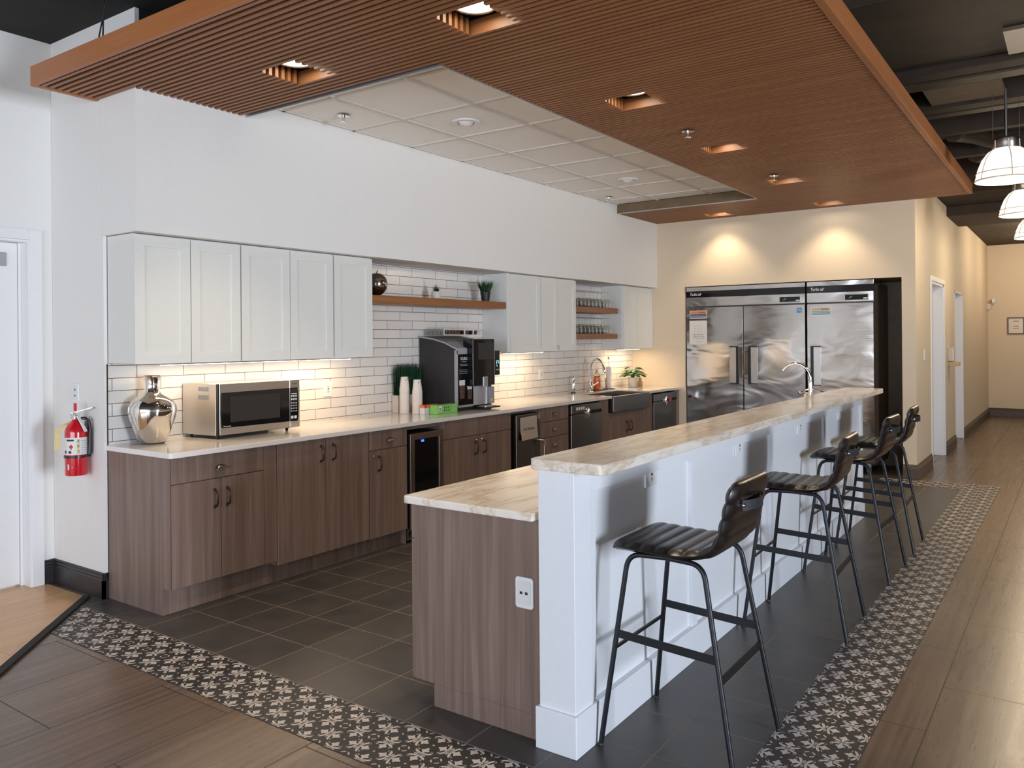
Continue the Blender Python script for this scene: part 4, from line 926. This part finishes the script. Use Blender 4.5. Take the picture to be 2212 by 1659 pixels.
m = MB(); m.lathe([(.016, 0), (.016, .20), (.020, .205), (.020, .222), (.0001, .228)], (6.42, 1.74, .8755), 16); tag(m.build('air_gap', 'chrome', smooth=40), 'short chrome cap just showing behind the marble bar top', 'sink fitting')
# outlets
def outlet(x, z, label, y, sx=.042, h=.056, kind='gfci', name='wall_outlet', cat='outlet', grp=None, mat='trim_white'):
    t = thing(name, label, cat, (x, y, z), grp)
    m = MB(); m.box(x-sx, x+sx, y-.009, y, z-h, z+h); m.build('plate', mat, t, bevel=.002)
    m = MB(); m.box(x-.018, x+.018, y-.0115, y-.009, z-.034, z+.034); i = m.build('insert', 'label_white', t, bevel=.001)
    if kind != 'switch':
        m = MB()
        for s in (-1, 1): m.box(x-.007, x-.005, y-.0124, y-.0115, z+s*.019-.005, z+s*.019+.004); m.box(x+.005, x+.007, y-.0124, y-.0115, z+s*.019-.005, z+s*.019+.004); m.lathe([(.0022, 0), (.0022, .0007)], (x, y-.0124, z+s*.019-.010), 8, 'y')
        if kind == 'gfci': m.box(x-.008, x+.008, y-.0124, y-.0115, z-.004, z+.004)
        m.build('slots', 'ink', i)
lbs = ['white outlet on the bar front above the first leather stool', 'white outlet on the bar front above the second leather stool', 'white outlet on the bar front above the third leather stool', 'white outlet on the bar front above the last leather stool']
for (xx, lb) in zip((3.202, 4.305, 5.472, 6.555), lbs): outlet(xx, .941, lb, 1.5315, .055, .052, grp='outlets along the bar front')
outlet(4.288, 1.158, 'white outlet on the tiles between microwave and grass planter', 4.7745)
outlet(7.314, 1.152, 'white outlet on the tiles between coffee machine and soap pump', 4.7745)
def xface_plate(x, y, z, w, h, label, name, slots):
    t = thing(name, label, 'outlet', (x, y, z))
    m = MB(); m.prism(rrect(y-w, y+w, z-h, z+h, .012), 'x', x-.009, x); p = m.build('plate', 'trim_white', t, bevel=.003)
    m = MB(); m.prism(rrect(y-w+.010, y+w-.010, z-h+.014, z+h-.014, .008), 'x', x-.011, x-.009); q = m.build('insert', 'label_white', t, bevel=.001)
    m = MB()
    for s in slots: m.box(x-.0118, x-.0108, s[0]+y-.006, s[0]+y+.006, s[1]+z-.005, s[1]+z+.005)
    m.build('socket', 'ink', q)
xface_plate(2.562, 1.752, .556, .041, .060, 'white rounded data socket plate on the island cabinet end', 'data_socket', ((-.012, 0), (.012, 0)))
xface_plate(2.54, 5.10, 1.222, .036, .058, 'white outlet on the wall above the fire extinguisher', 'wall_outlet', ((0, .018), (0, -.018)))
outlet(10.03, 1.314, 'white light switch on the hall wall before the first door', 1.4295, .04, .06, 'switch', 'light_switch', 'light switch', mat='trim_white')
m = MB(); m.box(11.72, 11.80, 1.424, 1.4295, 1.53, 1.565); m.box(11.72, 11.80, 1.424, 1.4295, 1.58, 1.615); tag(m.build('door_sign', 'pale_orange'), 'small brown sign plate between the two hall doors', 'sign')
t = thing('sanitizer_dispenser', 'clear hand sanitizer dispenser on the hall wall between doors', 'dispenser', (12.1, 1.42, 1.2))
m = MB(); m.box(12.0, 12.18, 1.36, 1.4295, 1.19, 1.37); m.build('tank', 'sanitizer', t, bevel=.01); m = MB(); m.box(12.02, 12.16, 1.30, 1.4295, 1.13, 1.185); m.build('spout', 'pale_orange', t, bevel=.008)
t = thing('motion_sensor', 'small white sensor high in the hall end corner', 'sensor', (17.6, 1.4, 2.13)); m = MB(); m.box(17.50, 17.60, 1.36, 1.4295, 2.02, 2.12); m.build('bracket', 'sanitizer', t); m = MB(); m.lathe([(.0001, -.05), (.05, -.04), (.06, 0)], (17.66, 1.35, 2.17), 14, 'y'); m.build('head', 'trim_white', t, smooth=50)
t = thing('framed_certificate', 'dark framed certificate on the far hall wall', 'picture', (17.7, 1.0, 1.7))
m = MB(); y0_, y1_, z0_, z1_ = .845, 1.115, 1.545, 1.86; w = .018
m.box(17.715, 17.739, y0_, y1_, z0_, z0_+w); m.box(17.715, 17.739, y0_, y1_, z1_-w, z1_); m.box(17.715, 17.739, y0_, y0_+w, z0_+w, z1_-w); m.box(17.715, 17.739, y1_-w, y1_, z0_+w, z1_-w); m.build('frame', 'base_brown', t)
m = MB(); m.box(17.73, 17.738, y0_+w, y1_-w, z0_+w, z1_-w); sh_ = m.build('sheet', 'paper', t)
m = MB(); yc = (y0_+y1_)/2
m.box(17.7285, 17.73, yc-.045, yc+.045, 1.775, 1.80); m.build('printing', 'ink_grey', sh_); m = MB(); m.box(17.7285, 17.73, yc-.04, yc+.04, 1.69, 1.702); m.box(17.7285, 17.73, yc-.05, yc+.05, 1.65, 1.66); m.build('red_printing', 'ink_red', sh_)

# ------------------------------------------------------------------ refrigerators
def fridge(y0, y1, doors, label, logo_y, disp, extras):
    t = thing('refrigerator', label, 'refrigerator', (9.9, (y0+y1)/2, 0)); xf = 9.522
    m = MB(); m.box(xf+.03, 10.33, y0+.008, y1-.008, .12, 2.12); m.build('body', 'fridge_side', t)
    m = MB(); m.box(xf+.005, xf+.35, y0+.004, y1-.004, 2.104, 2.158); m.build('top_trim', 'steel_hdr', t, bevel=.003)
    m = MB(); m.box(xf+.002, xf+.03, y0+.004, y1-.004, 2.031, 2.103); b = m.build('logo_band', 'black_gloss', t)
    text('Turbo air', .052, 'ink_white', (xf+.001, logo_y, 2.068), *XN, b, sx=.75, shear=.25, align='LEFT')
    m = MB(); m.box(xf+.000, xf+.03, y0+.004, y1-.004, 1.917, 2.030); h = m.build('control_panel', 'steel_hdr', t, bevel=.003)
    m = MB(); m.box(xf-.004, xf+.000, disp[0], disp[1], 1.93, 2.003); m.build('display_frame', 'chrome', h, bevel=.002); m = MB(); m.box(xf-.006, xf-.004, disp[0]+.008, disp[1]-.008, 1.938, 1.995); m.build('display', 'black_gloss', h)
    m = MB(); yc = (disp[0]+disp[1])/2
    m.prism([(yc+.085, 1.952), (yc+.06, 1.972), (yc+.035, 1.984), (yc+.055, 1.965)], 'x', xf-.0068, xf-.006); m.build('leaf_logo', 'digits', h)
    m = MB(); m.box(xf-.0068, xf-.006, disp[0]+.012, disp[0]+.055, 1.946, 1.958); m.build('power_mark', 'ink_white', h)
    for (a, b_, hy) in doors:
        m = MB(); m.prism(rrect(a+.004, b_-.004, .14, 1.905, .006), 'x', xf, xf+.028); d = m.build('door', 'steel_fridge', t, bevel=.003)
        s = 1 if hy > (a+b_)/2 else -1           # recessed grip: black edge strips and a pale cup
        yo = hy; yi = hy - s*.115
        lo, hi = min(yo, yi), max(yo, yi)
        m = MB(); m.box(xf-.004, xf+.001, lo, hi, 1.412, 1.424); m.box(xf-.004, xf+.001, lo, hi, .970, .980); m.box(xf-.006, xf+.001, min(yo, yo-s*.034), max(yo, yo-s*.034), .980, 1.412); g_ = m.build('grip', 'black_plastic', d)
        m = MB(); m.box(xf-.003, xf+.0, min(yi, yo-s*.036), max(yi, yo-s*.036), .982, 1.410); m.build('grip_cup', 'nickel', d)
    for cyy in (y0+.08, y1-.08):
        m = MB(); m.lathe([(.0001, -.018), (.045, -.018), (.05, -.012), (.05, .012), (.045, .018), (.0001, .018)], (9.60, cyy, .051), 18, 'y'); m.box(9.57, 9.63, cyy-.026, cyy+.026, .085, .12); m.build('caster', 'alu', t, smooth=40)
    m = MB(); m.box(xf+.06, 10.3, y0+.01, y1-.01, .10, .12); m.build('base', 'black_matte', t)
    return t, xf
t, xf = fridge(2.578, 4.036, [(3.31, 4.034, 3.364), (2.58, 3.306, 3.252)], 'double door steel refrigerator with a notice on one door', 3.985, (2.63, 2.88), None)
t2, xf = fridge(1.846, 2.568, [(1.848, 2.566, 2.526)], 'single door steel refrigerator at the hall end of the recess', 2.525, (1.90, 2.155), None)
def sticker(name, y0, y1, z0, z1, top, bot, label, cat='sticker'):
    t = thing(name, label, cat, (9.52, (y0+y1)/2, z0))
    m = MB(); m.box(9.5195, 9.5212, y0, y1, z0, z1); m.build('backing', 'label_white', t)
    zm = z0+(z1-z0)*.60; m = MB(); m.box(9.5190, 9.5195, y0+.006, y1-.006, zm, z1-.006); m.build('upper_band', top, t)
    m = MB()
    for k in range(3): m.box(9.5190, 9.5195, y0+.006, y1-.006, z0+.012+k*(zm-z0-.012)/3, z0+.012+(k+.72)*(zm-z0-.012)/3)
    m.build('stripes', bot, t); text('Quality', .034, 'ink', (9.5188, y0+.065, (zm+z1)/2-.003), *XN, t, sx=.8, ext=.0002)
sticker('quality_sticker', 3.762, 3.985, 1.768, 1.866, 'orange_ink', 'navy', 'orange and navy quality sticker on the double refrigerator')
sticker('quality_sticker', 2.30, 2.515, 1.768, 1.866, 'pale_orange', 'pale_blue', 'faded tan and pale blue quality sticker on the single refrigerator')
t = thing('energy_sticker', 'small square blue sticker on the double refrigerator', 'sticker', (9.52, 2.65, 1.81)); m = MB(); m.box(9.5195, 9.5212, 2.62, 2.677, 1.808, 1.866); m.build('backing', 'sky_blue', t); m = MB(); m.prism([(2.63,1.83), (2.665,1.845), (2.668,1.852), (2.63,1.838)], 'x', 9.519, 9.5195); m.build('swoosh', 'label_white', t)
t = thing('paper_notice', 'white printed paper notice taped on the double refrigerator door', 'notice', (9.52, 3.87, 1.45))
m = MB(); m.box(9.5198, 9.5212, 3.762, 3.990, 1.447, 1.742); s = m.build('sheet', 'paper', t)
text('Help us keep our', .020, 'ink', (9.5193, 3.876, 1.572), *XN, s, ext=.0002); text('refrigerators clean.', .020, 'ink', (9.5193, 3.876, 1.549), *XN, s, ext=.0002)
m = MB(); m.box(9.5193, 9.5198, 3.80, 3.952, 1.517, 1.520); m.box(9.5193, 9.5198, 3.81, 3.942, 1.526, 1.529); m.box(9.5193, 9.5198, 3.85, 3.90, 1.473, 1.479)
for k in range(3): m.box(9.5193, 9.5198, 3.828, 3.925, 1.605+k*.036, 1.607+k*.036)
for yy in (3.828, 3.876, 3.923): m.box(9.5193, 9.5198, yy, yy+.002, 1.605, 1.679)
m.build('printing', 'ink_grey', s)

# ------------------------------------------------------------------ bar stools
def make_stool():
    t = thing('bar_stool', '', 'bar stool', (0, 0, 0))
    # profile of the upholstered shell (y, z), front lip to top of the back
    def curve():
        P = [(.232, .728), (.222, .742), (.19, .750), (.10, .747), (.0, .745), (-.07, .748), (-.125, .760), (-.165, .785), (-.190, .825), (-.203, .875), (-.218, .94), (-.238, 1.022)]
        out = []
        for i in range(len(P)-1):
            for k in range(6):
                tt = k/6; p0, p1, p2, p3 = P[max(i-1, 0)], P[i], P[i+1], P[min(i+2, len(P)-1)]
                out.append(tuple(.5*((2*p1[j])+(-p0[j]+p2[j])*tt+(2*p0[j]-5*p1[j]+4*p2[j]-p3[j])*tt*tt+(-p0[j]+3*p1[j]-3*p2[j]+p3[j])*tt**3) for j in (0, 1)))
        out.append(P[-1]); return out
    C_ = curve(); L = [0]
    for i in range(1, len(C_)): L.append(L[-1]+math.dist(C_[i], C_[i-1]))
    tot = L[-1]; seatL = L[6*7]
    def at(s):
        for i in range(1, len(L)):
            if s <= L[i]+1e-9:
                k = (s-L[i-1])/max(1e-9, L[i]-L[i-1]); p = [C_[i-1][j]+(C_[i][j]-C_[i-1][j])*k for j in (0, 1)]
                a, b = C_[max(i-2, 0)], C_[min(i+1, len(C_)-1)]; d = Vector((b[0]-a[0], b[1]-a[1])).normalized(); return p, d
        return C_[-1], Vector((0, 1))
    W = .213; seam = .058
    def shell(s0, s1, name):
        m = MB(); NS = max(6, int((s1-s0)/.0048)); NT_ = 20; ring = []
        for i in range(NS+1):
            s = s0+(s1-s0)*i/NS; (y, z), d = at(s); n = Vector((d.y*1.0, -d.x))       # side towards sitter
            n = Vector((-d.y, d.x)); n = -n if n.y < 0 and s < seatL else n
            n = Vector((d.y, -d.x)); 
            if n.dot(Vector((.35, .94))) < 0: n = -n
            e = min(s, tot-s); rr = .055
            w = W*(1-.06*(s/tot)) - (rr-math.sqrt(max(0, rr*rr-(rr-min(e, rr))**2)))
            ph = ((s-.012) % seam)/seam; bul = abs(math.sin(PI*ph))**.45
            endf = min(1, e/.014)**.5
            top = .012+.010*bul; bot = (.016 if s > seatL*.9 else .020)+.008*bul*(1 if s > seatL*.9 else .1)
            row = []
            for j in range(NT_+1):
                u = -1+2*j/NT_; q = (1-abs(u)**7)**.5; row.append((u*w, y+n.x*top*q*endf, z+n.y*top*q*endf))
            for j in range(NT_-1, 0, -1):
                u = -1+2*j/NT_; q = (1-abs(u)**7)**.5; row.append((u*w, y-n.x*bot*q*endf, z-n.y*bot*q*endf))
            ring.append(row)
        K = len(ring[0]); vs = [p for r in ring for p in r]; fs = []
        for i in range(NS):
            for j in range(K): fs.append((i*K+j, i*K+(j+1) % K, (i+1)*K+(j+1) % K, (i+1)*K+j))
        fs.append(tuple(range(K))[::-1]); fs.append(tuple(range(NS*K, (NS+1)*K)))
        m.add(vs, fs); return m.build(name, 'leather', t, smooth=50)
    shell(0.0005, seatL, 'seat'); bk = shell(seatL, tot-.0005, 'backrest')
    # piping along the rim
    pl_ = []
    for sg in (-1, 1):
        mm = MB(); pts = []
        for i in range(60):
            s = .02+(tot-.04)*i/59; (y, z), d = at(s); e = min(s, tot-s); rr = .055
            w = W*(1-.06*(s/tot)) - (rr-math.sqrt(max(0, rr*rr-(rr-min(e, rr))**2))); pts.append((sg*(w+.0005), y, z))
        mm.tube(pts, .0032, 6); mm.build('piping', 'leather', t, smooth=50)
    # legs: tube with a bend under the seat
    for sx in (-1, 1):
        for sy, yt in ((1, .165), (-1, -.130)):
            foot = Vector((sx*.243, .258*sy, .004)); knee = Vector((sx*.187, yt, .722)); inn = Vector((sx*.180, .0175+sy*.03, .728)); pts = [foot]
            k0 = knee+(foot-knee).normalized()*.055; k1 = knee+(inn-knee).normalized()*.05
            for q in range(8): tt = q/7; pts.append(k0*(1-tt)**2+knee*2*tt*(1-tt)+k1*tt**2)
            pts.append(Vector((sx*.180, .0175-sy*.01, .728))); m = MB(); m.tube(pts, .0098, 12); lg = m.build('leg', 'steel_black', t, smooth=50)
            m = MB(); m.lathe([(.0001, 0), (.0105, 0), (.0108, .010), (.0098, .012)], (foot.x, foot.y, 0), 12); m.build('foot_glide', 'black_plastic', lg, smooth=40)
    def on_leg(sx, sy, z):
        yt = .165 if sy > 0 else -.130; k = z/.722; return Vector((sx*(.243+(.187-.243)*k), sy*.258+(yt-sy*.258)*k, z))
    for sx in (-1, 1): m = MB(); m.bar(on_leg(sx, 1, .425), on_leg(sx, -1, .405), .007, .030); m.build('side_rail', 'steel_black', t, bevel=.001, seg=1)
    m = MB(); m.tube([on_leg(-1, 1, .37), on_leg(1, 1, .37)], .0075, 10); m.build('foot_rail', 'steel_black', t, smooth=40)
    m = MB(); m.bar(on_leg(-1, -1, .335), on_leg(1, -1, .335), .007, .034); m.build('rear_rail', 'steel_black', t, bevel=.001, seg=1)
    m = MB(); vs = []; fs = []; N = 14
    for i in range(N+1):
        u = -1+2*i/N; xx = .105*u; yy = -.243-.030*(1-u*u) if abs(u) < .92 else -.243
        for zz in (.915, .952): vs += [(xx, yy-.002, zz), (xx, yy+.002, zz)]
    for i in range(N):
        q = 4*i; fs += [(q, q+4, q+6, q+2), (q+1, q+3, q+7, q+5), (q, q+1, q+5, q+4), (q+2, q+6, q+7, q+3)]
    m.add(vs, fs); st = m.build('pull_strap', 'vinyl_black', bk, smooth=60)
    for sx in (-1, 1): m = MB(); m.lathe([(.0001, -.006), (.007, -.005), (.009, -.001), (.009, .004)], (sx*.095, -.247, .934), 12, 'y'); m.build('rivet', 'nickel', bk, smooth=50)
    return t
st = make_stool()
lbl = ['dark leather bar stool at the corner post end of the bar', 'dark leather bar stool, second from the corner post', 'dark leather bar stool, third from the corner post', 'dark leather bar stool at the refrigerator end of the bar']
SP = [(2.907, 1.226, 0), (4.435, 1.218, .04), (5.640, 1.222, -.03), (6.440, 1.222, .03)]
for i, (x, y, r) in enumerate(SP):
    o = st if i == 0 else dup(st, (x, y, 0), r)
    o.location = (x, y, 0); o.rotation_euler = (0, 0, r); o['label'] = lbl[i]; o['group'] = 'leather stools along the bar'

# ------------------------------------------------------------------ fire extinguisher
ex, ey = 2.462, 4.955
t = thing('fire_extinguisher', 'red fire extinguisher hung on the white wall', 'fire extinguisher', (ex, ey, .73))
m = MB(); m.lathe([(.052, 0), (.060, .002), (.062, .010), (.062, .255), (.058, .282), (.045, .305), (.026, .318), (.022, .335)], (ex, ey, .735), 32); m.build('cylinder', 'red_paint', t, smooth=50)
m = MB(); n = 18
def arc(r, a0, a1, z0, z1, mi=0):
    vs = []; N = 14
    for k in range(N+1):
        a = a0+(a1-a0)*k/N
        for zz in (z0, z1): vs.append((ex+r*math.cos(a), ey+r*math.sin(a), zz))
    m.add(vs, [(2*k, 2*k+2, 2*k+3, 2*k+1) for k in range(N)], mi)
F0 = math.atan2(-ey, -ex)
m = MB(); arc(.0626, F0+1.25, F0-1.5, .862, .965); lb_ = m.build('label_sheet', 'label_white', t, recalc=False)
m = MB(); arc(.0630, F0+.1-.3, F0-.9, .945, .955, 0); m.build('black_bar', 'ink', lb_, recalc=False)
m = MB(); arc(.0630, F0+.28, F0+.08, .868, .958, 0); m.build('class_strip', 'tag_yellow', lb_, recalc=False)
m = MB(); 
for k in range(6): arc(.0630, F0+1.15, F0+.38, .873+.014*k, .876+.014*k, 0)
m.build('small_print', 'ink_grey', lb_, recalc=False)
m = MB(); arc(.0631, F0-.28, F0-.62, .905, .918, 0); arc(.0631, F0-.38, F0-.52, .895, .925, 0); m.build('red_pictogram', 'ink_red', lb_, recalc=False)
m = MB(); arc(.0631, F0-.42, F0-.70, .872, .886, 0); arc(.0631, F0-.95, F0-1.2, .872, .888, 0); m.build('black_pictogram', 'ink', lb_, recalc=False)
for k, chh in enumerate('ABC'):
    a = F0+.18; text(chh, .020, 'ink', (ex+.0634*math.cos(a), ey+.0634*math.sin(a), .945-k*.031), (math.sin(a), -math.cos(a), 0) if False else (-math.sin(a)*-1, math.cos(a)*-1, 0), (0,0,1), lb_, ext=.0002)
m = MB()
vs = [(ex+.0628*math.cos(a), ey+.0628*math.sin(a), zz) for a, zz in ((F0-.30, .790), (F0-.75, .772), (F0-1.3, .778), (F0-1.3, .802), (F0-.75, .808))]
m.add(vs, [(0,1,4), (1,2,3,4)]); m.build('white_arrow', 'label_white', t, recalc=False)
m = MB(); m.lathe([(.0625, 0), (.0665, 0), (.0665, .014), (.0625, .014)], (ex, ey, .843), 32, cap=False); m.box(ex+.045, 2.539, ey-.02, ey+.02, .84, .862); m.box(ex+.068, 2.539, ey+.0, ey+.03, .84, 1.05); m.build('wall_bracket', 'black_plastic', t, smooth=40)
m = MB(); m.lathe([(.018, 0), (.020, .005), (.020, .028), (.014, .034), (.014, .045)], (ex, ey, 1.065), 18); m.box(ex-.022, ex+.022, ey-.014, ey+.014, 1.095, 1.118); m.build('valve', 'chrome', t, smooth=40)
m = MB(); m.lathe([(.0001, -.016), (.013, -.014), (.014, 0)], (ex-.012, ey+.02, 1.09), 14, 'x'); m.build('gauge', 'label_white', t, smooth=40)
m = MB(); m.bar((ex-.02, ey+.01, 1.108), (ex+.062, ey-.085, 1.142), .022, .006); m.build('top_lever', 'nickel', t, bevel=.001)
m = MB(); m.bar((ex-.004, ey-.03, 1.095), (ex+.018, ey-.082, 1.000), .022, .006); m.build('carry_handle', 'frosted', t, bevel=.001)
m = MB(); m.tube([(ex, ey+.005, 1.10), (ex+.0, ey+.008, 1.125)], .003, 6); m.box(ex-.006, ex+.006, ey+.0, ey+.016, 1.122, 1.168); m.build('pull_pin', 'red_plastic', t)
m = MB(); m.tube([(ex+.01, ey-.02, 1.075), (ex+.03, ey-.045, 1.078), (ex+.048, ey-.056, 1.06), (ex+.055, ey-.056, 1.02), (ex+.055, ey-.052, .92), (ex+.053, ey-.050, .86)], [.008, .010, .010, .010, .011, .012], 10); m.build('hose', 'black_plastic', t, smooth=50)
m = MB(); pts = [(ex-.015, ey+.012, 1.062), (ex-.055, ey+.045, 1.035), (ex-.078, ey+.058, 1.00), (ex-.084, ey+.060, .89)]
vs = []
for px_, py_, pz in pts: vs += [(px_-.013, py_+.006, pz), (px_+.013, py_-.006, pz)]
m.add(vs, [(2*k, 2*k+1, 2*k+3, 2*k+2) for k in range(3)]); tg = m.build('inspection_tag', 'tag_yellow', t, recalc=False)
# ------------------------------------------------------------------ lights
def area(name, loc, size, sy, power, col, rot, spread=180):
    l = bpy.data.lights.new(name, 'AREA'); l.shape = 'RECTANGLE'; l.size = size; l.size_y = sy; l.energy = power; l.color = col; l.spread = math.radians(spread)
    o = bpy.data.objects.new(name, l); COL.objects.link(o); o.location = loc; o.rotation_euler = rot; return o
DAY = (.77, .865, 1.0)
area('window_daylight', (1.4, -6.95, 1.38), 1.75, 2.2, 560, DAY, (PI/2, 0, 0))
area('window_daylight', (-4.95, .4, 1.58), 7.7, 2.2, 330, DAY, (PI/2, 0, -PI/2))
WARM = (1, .80, .55)
for (x0, x1), pw in zip(LED, (6, 3, 3)):
    area('strip_lamp', ((x0+x1)/2, 4.58, 1.386), x1-x0-.04, .03, pw, (1, .74, .46), (0, 0, 0))
for i, (hx, hy) in enumerate(HOLES):
    l = bpy.data.lights.new('downlight_lamp', 'SPOT'); l.energy = 60 if i not in (4, 6) else 36; l.color = WARM; l.spot_size = math.radians(100); l.spot_blend = .6; l.shadow_soft_size = .07
    o = bpy.data.objects.new('downlight_lamp', l); COL.objects.link(o); o.location = (hx, hy, 3.035)
for (x, y) in [(7.25, .455), (9.45, .45), (11.75, .45), (14.5, .3), (16.3, .3)]:  # last two are unseen lamps for the far hall, without a pendant
    l = bpy.data.lights.new('hall_lamp', 'POINT'); l.energy = 34 if x < 12 else 40; l.color = (1, .80, .55); l.shadow_soft_size = .12
    o = bpy.data.objects.new('hall_lamp', l); COL.objects.link(o); o.location = (x, y, 2.66 if x < 12 else 2.9)
w = bpy.data.worlds.new('sky'); S.world = w; w.use_nodes = True
bg = w.node_tree.nodes['Background']; bg.inputs[0].default_value = (.75, .85, 1, 1); bg.inputs[1].default_value = 1.2
vs_ = S.view_settings; vs_.view_transform = 'Standard'; vs_.look = 'None'; vs_.exposure = 0.15; vs_.gamma = 1; vs_.use_curve_mapping = False
S.cycles.use_denoising = True; S.cycles.max_bounces = 10; S.cycles.diffuse_bounces = 6; S.cycles.glossy_bounces = 5; S.cycles.transmission_bounces = 10; S.cycles.sample_clamp_indirect = 6
S.cycles.caustics_reflective = False; S.cycles.caustics_refractive = False
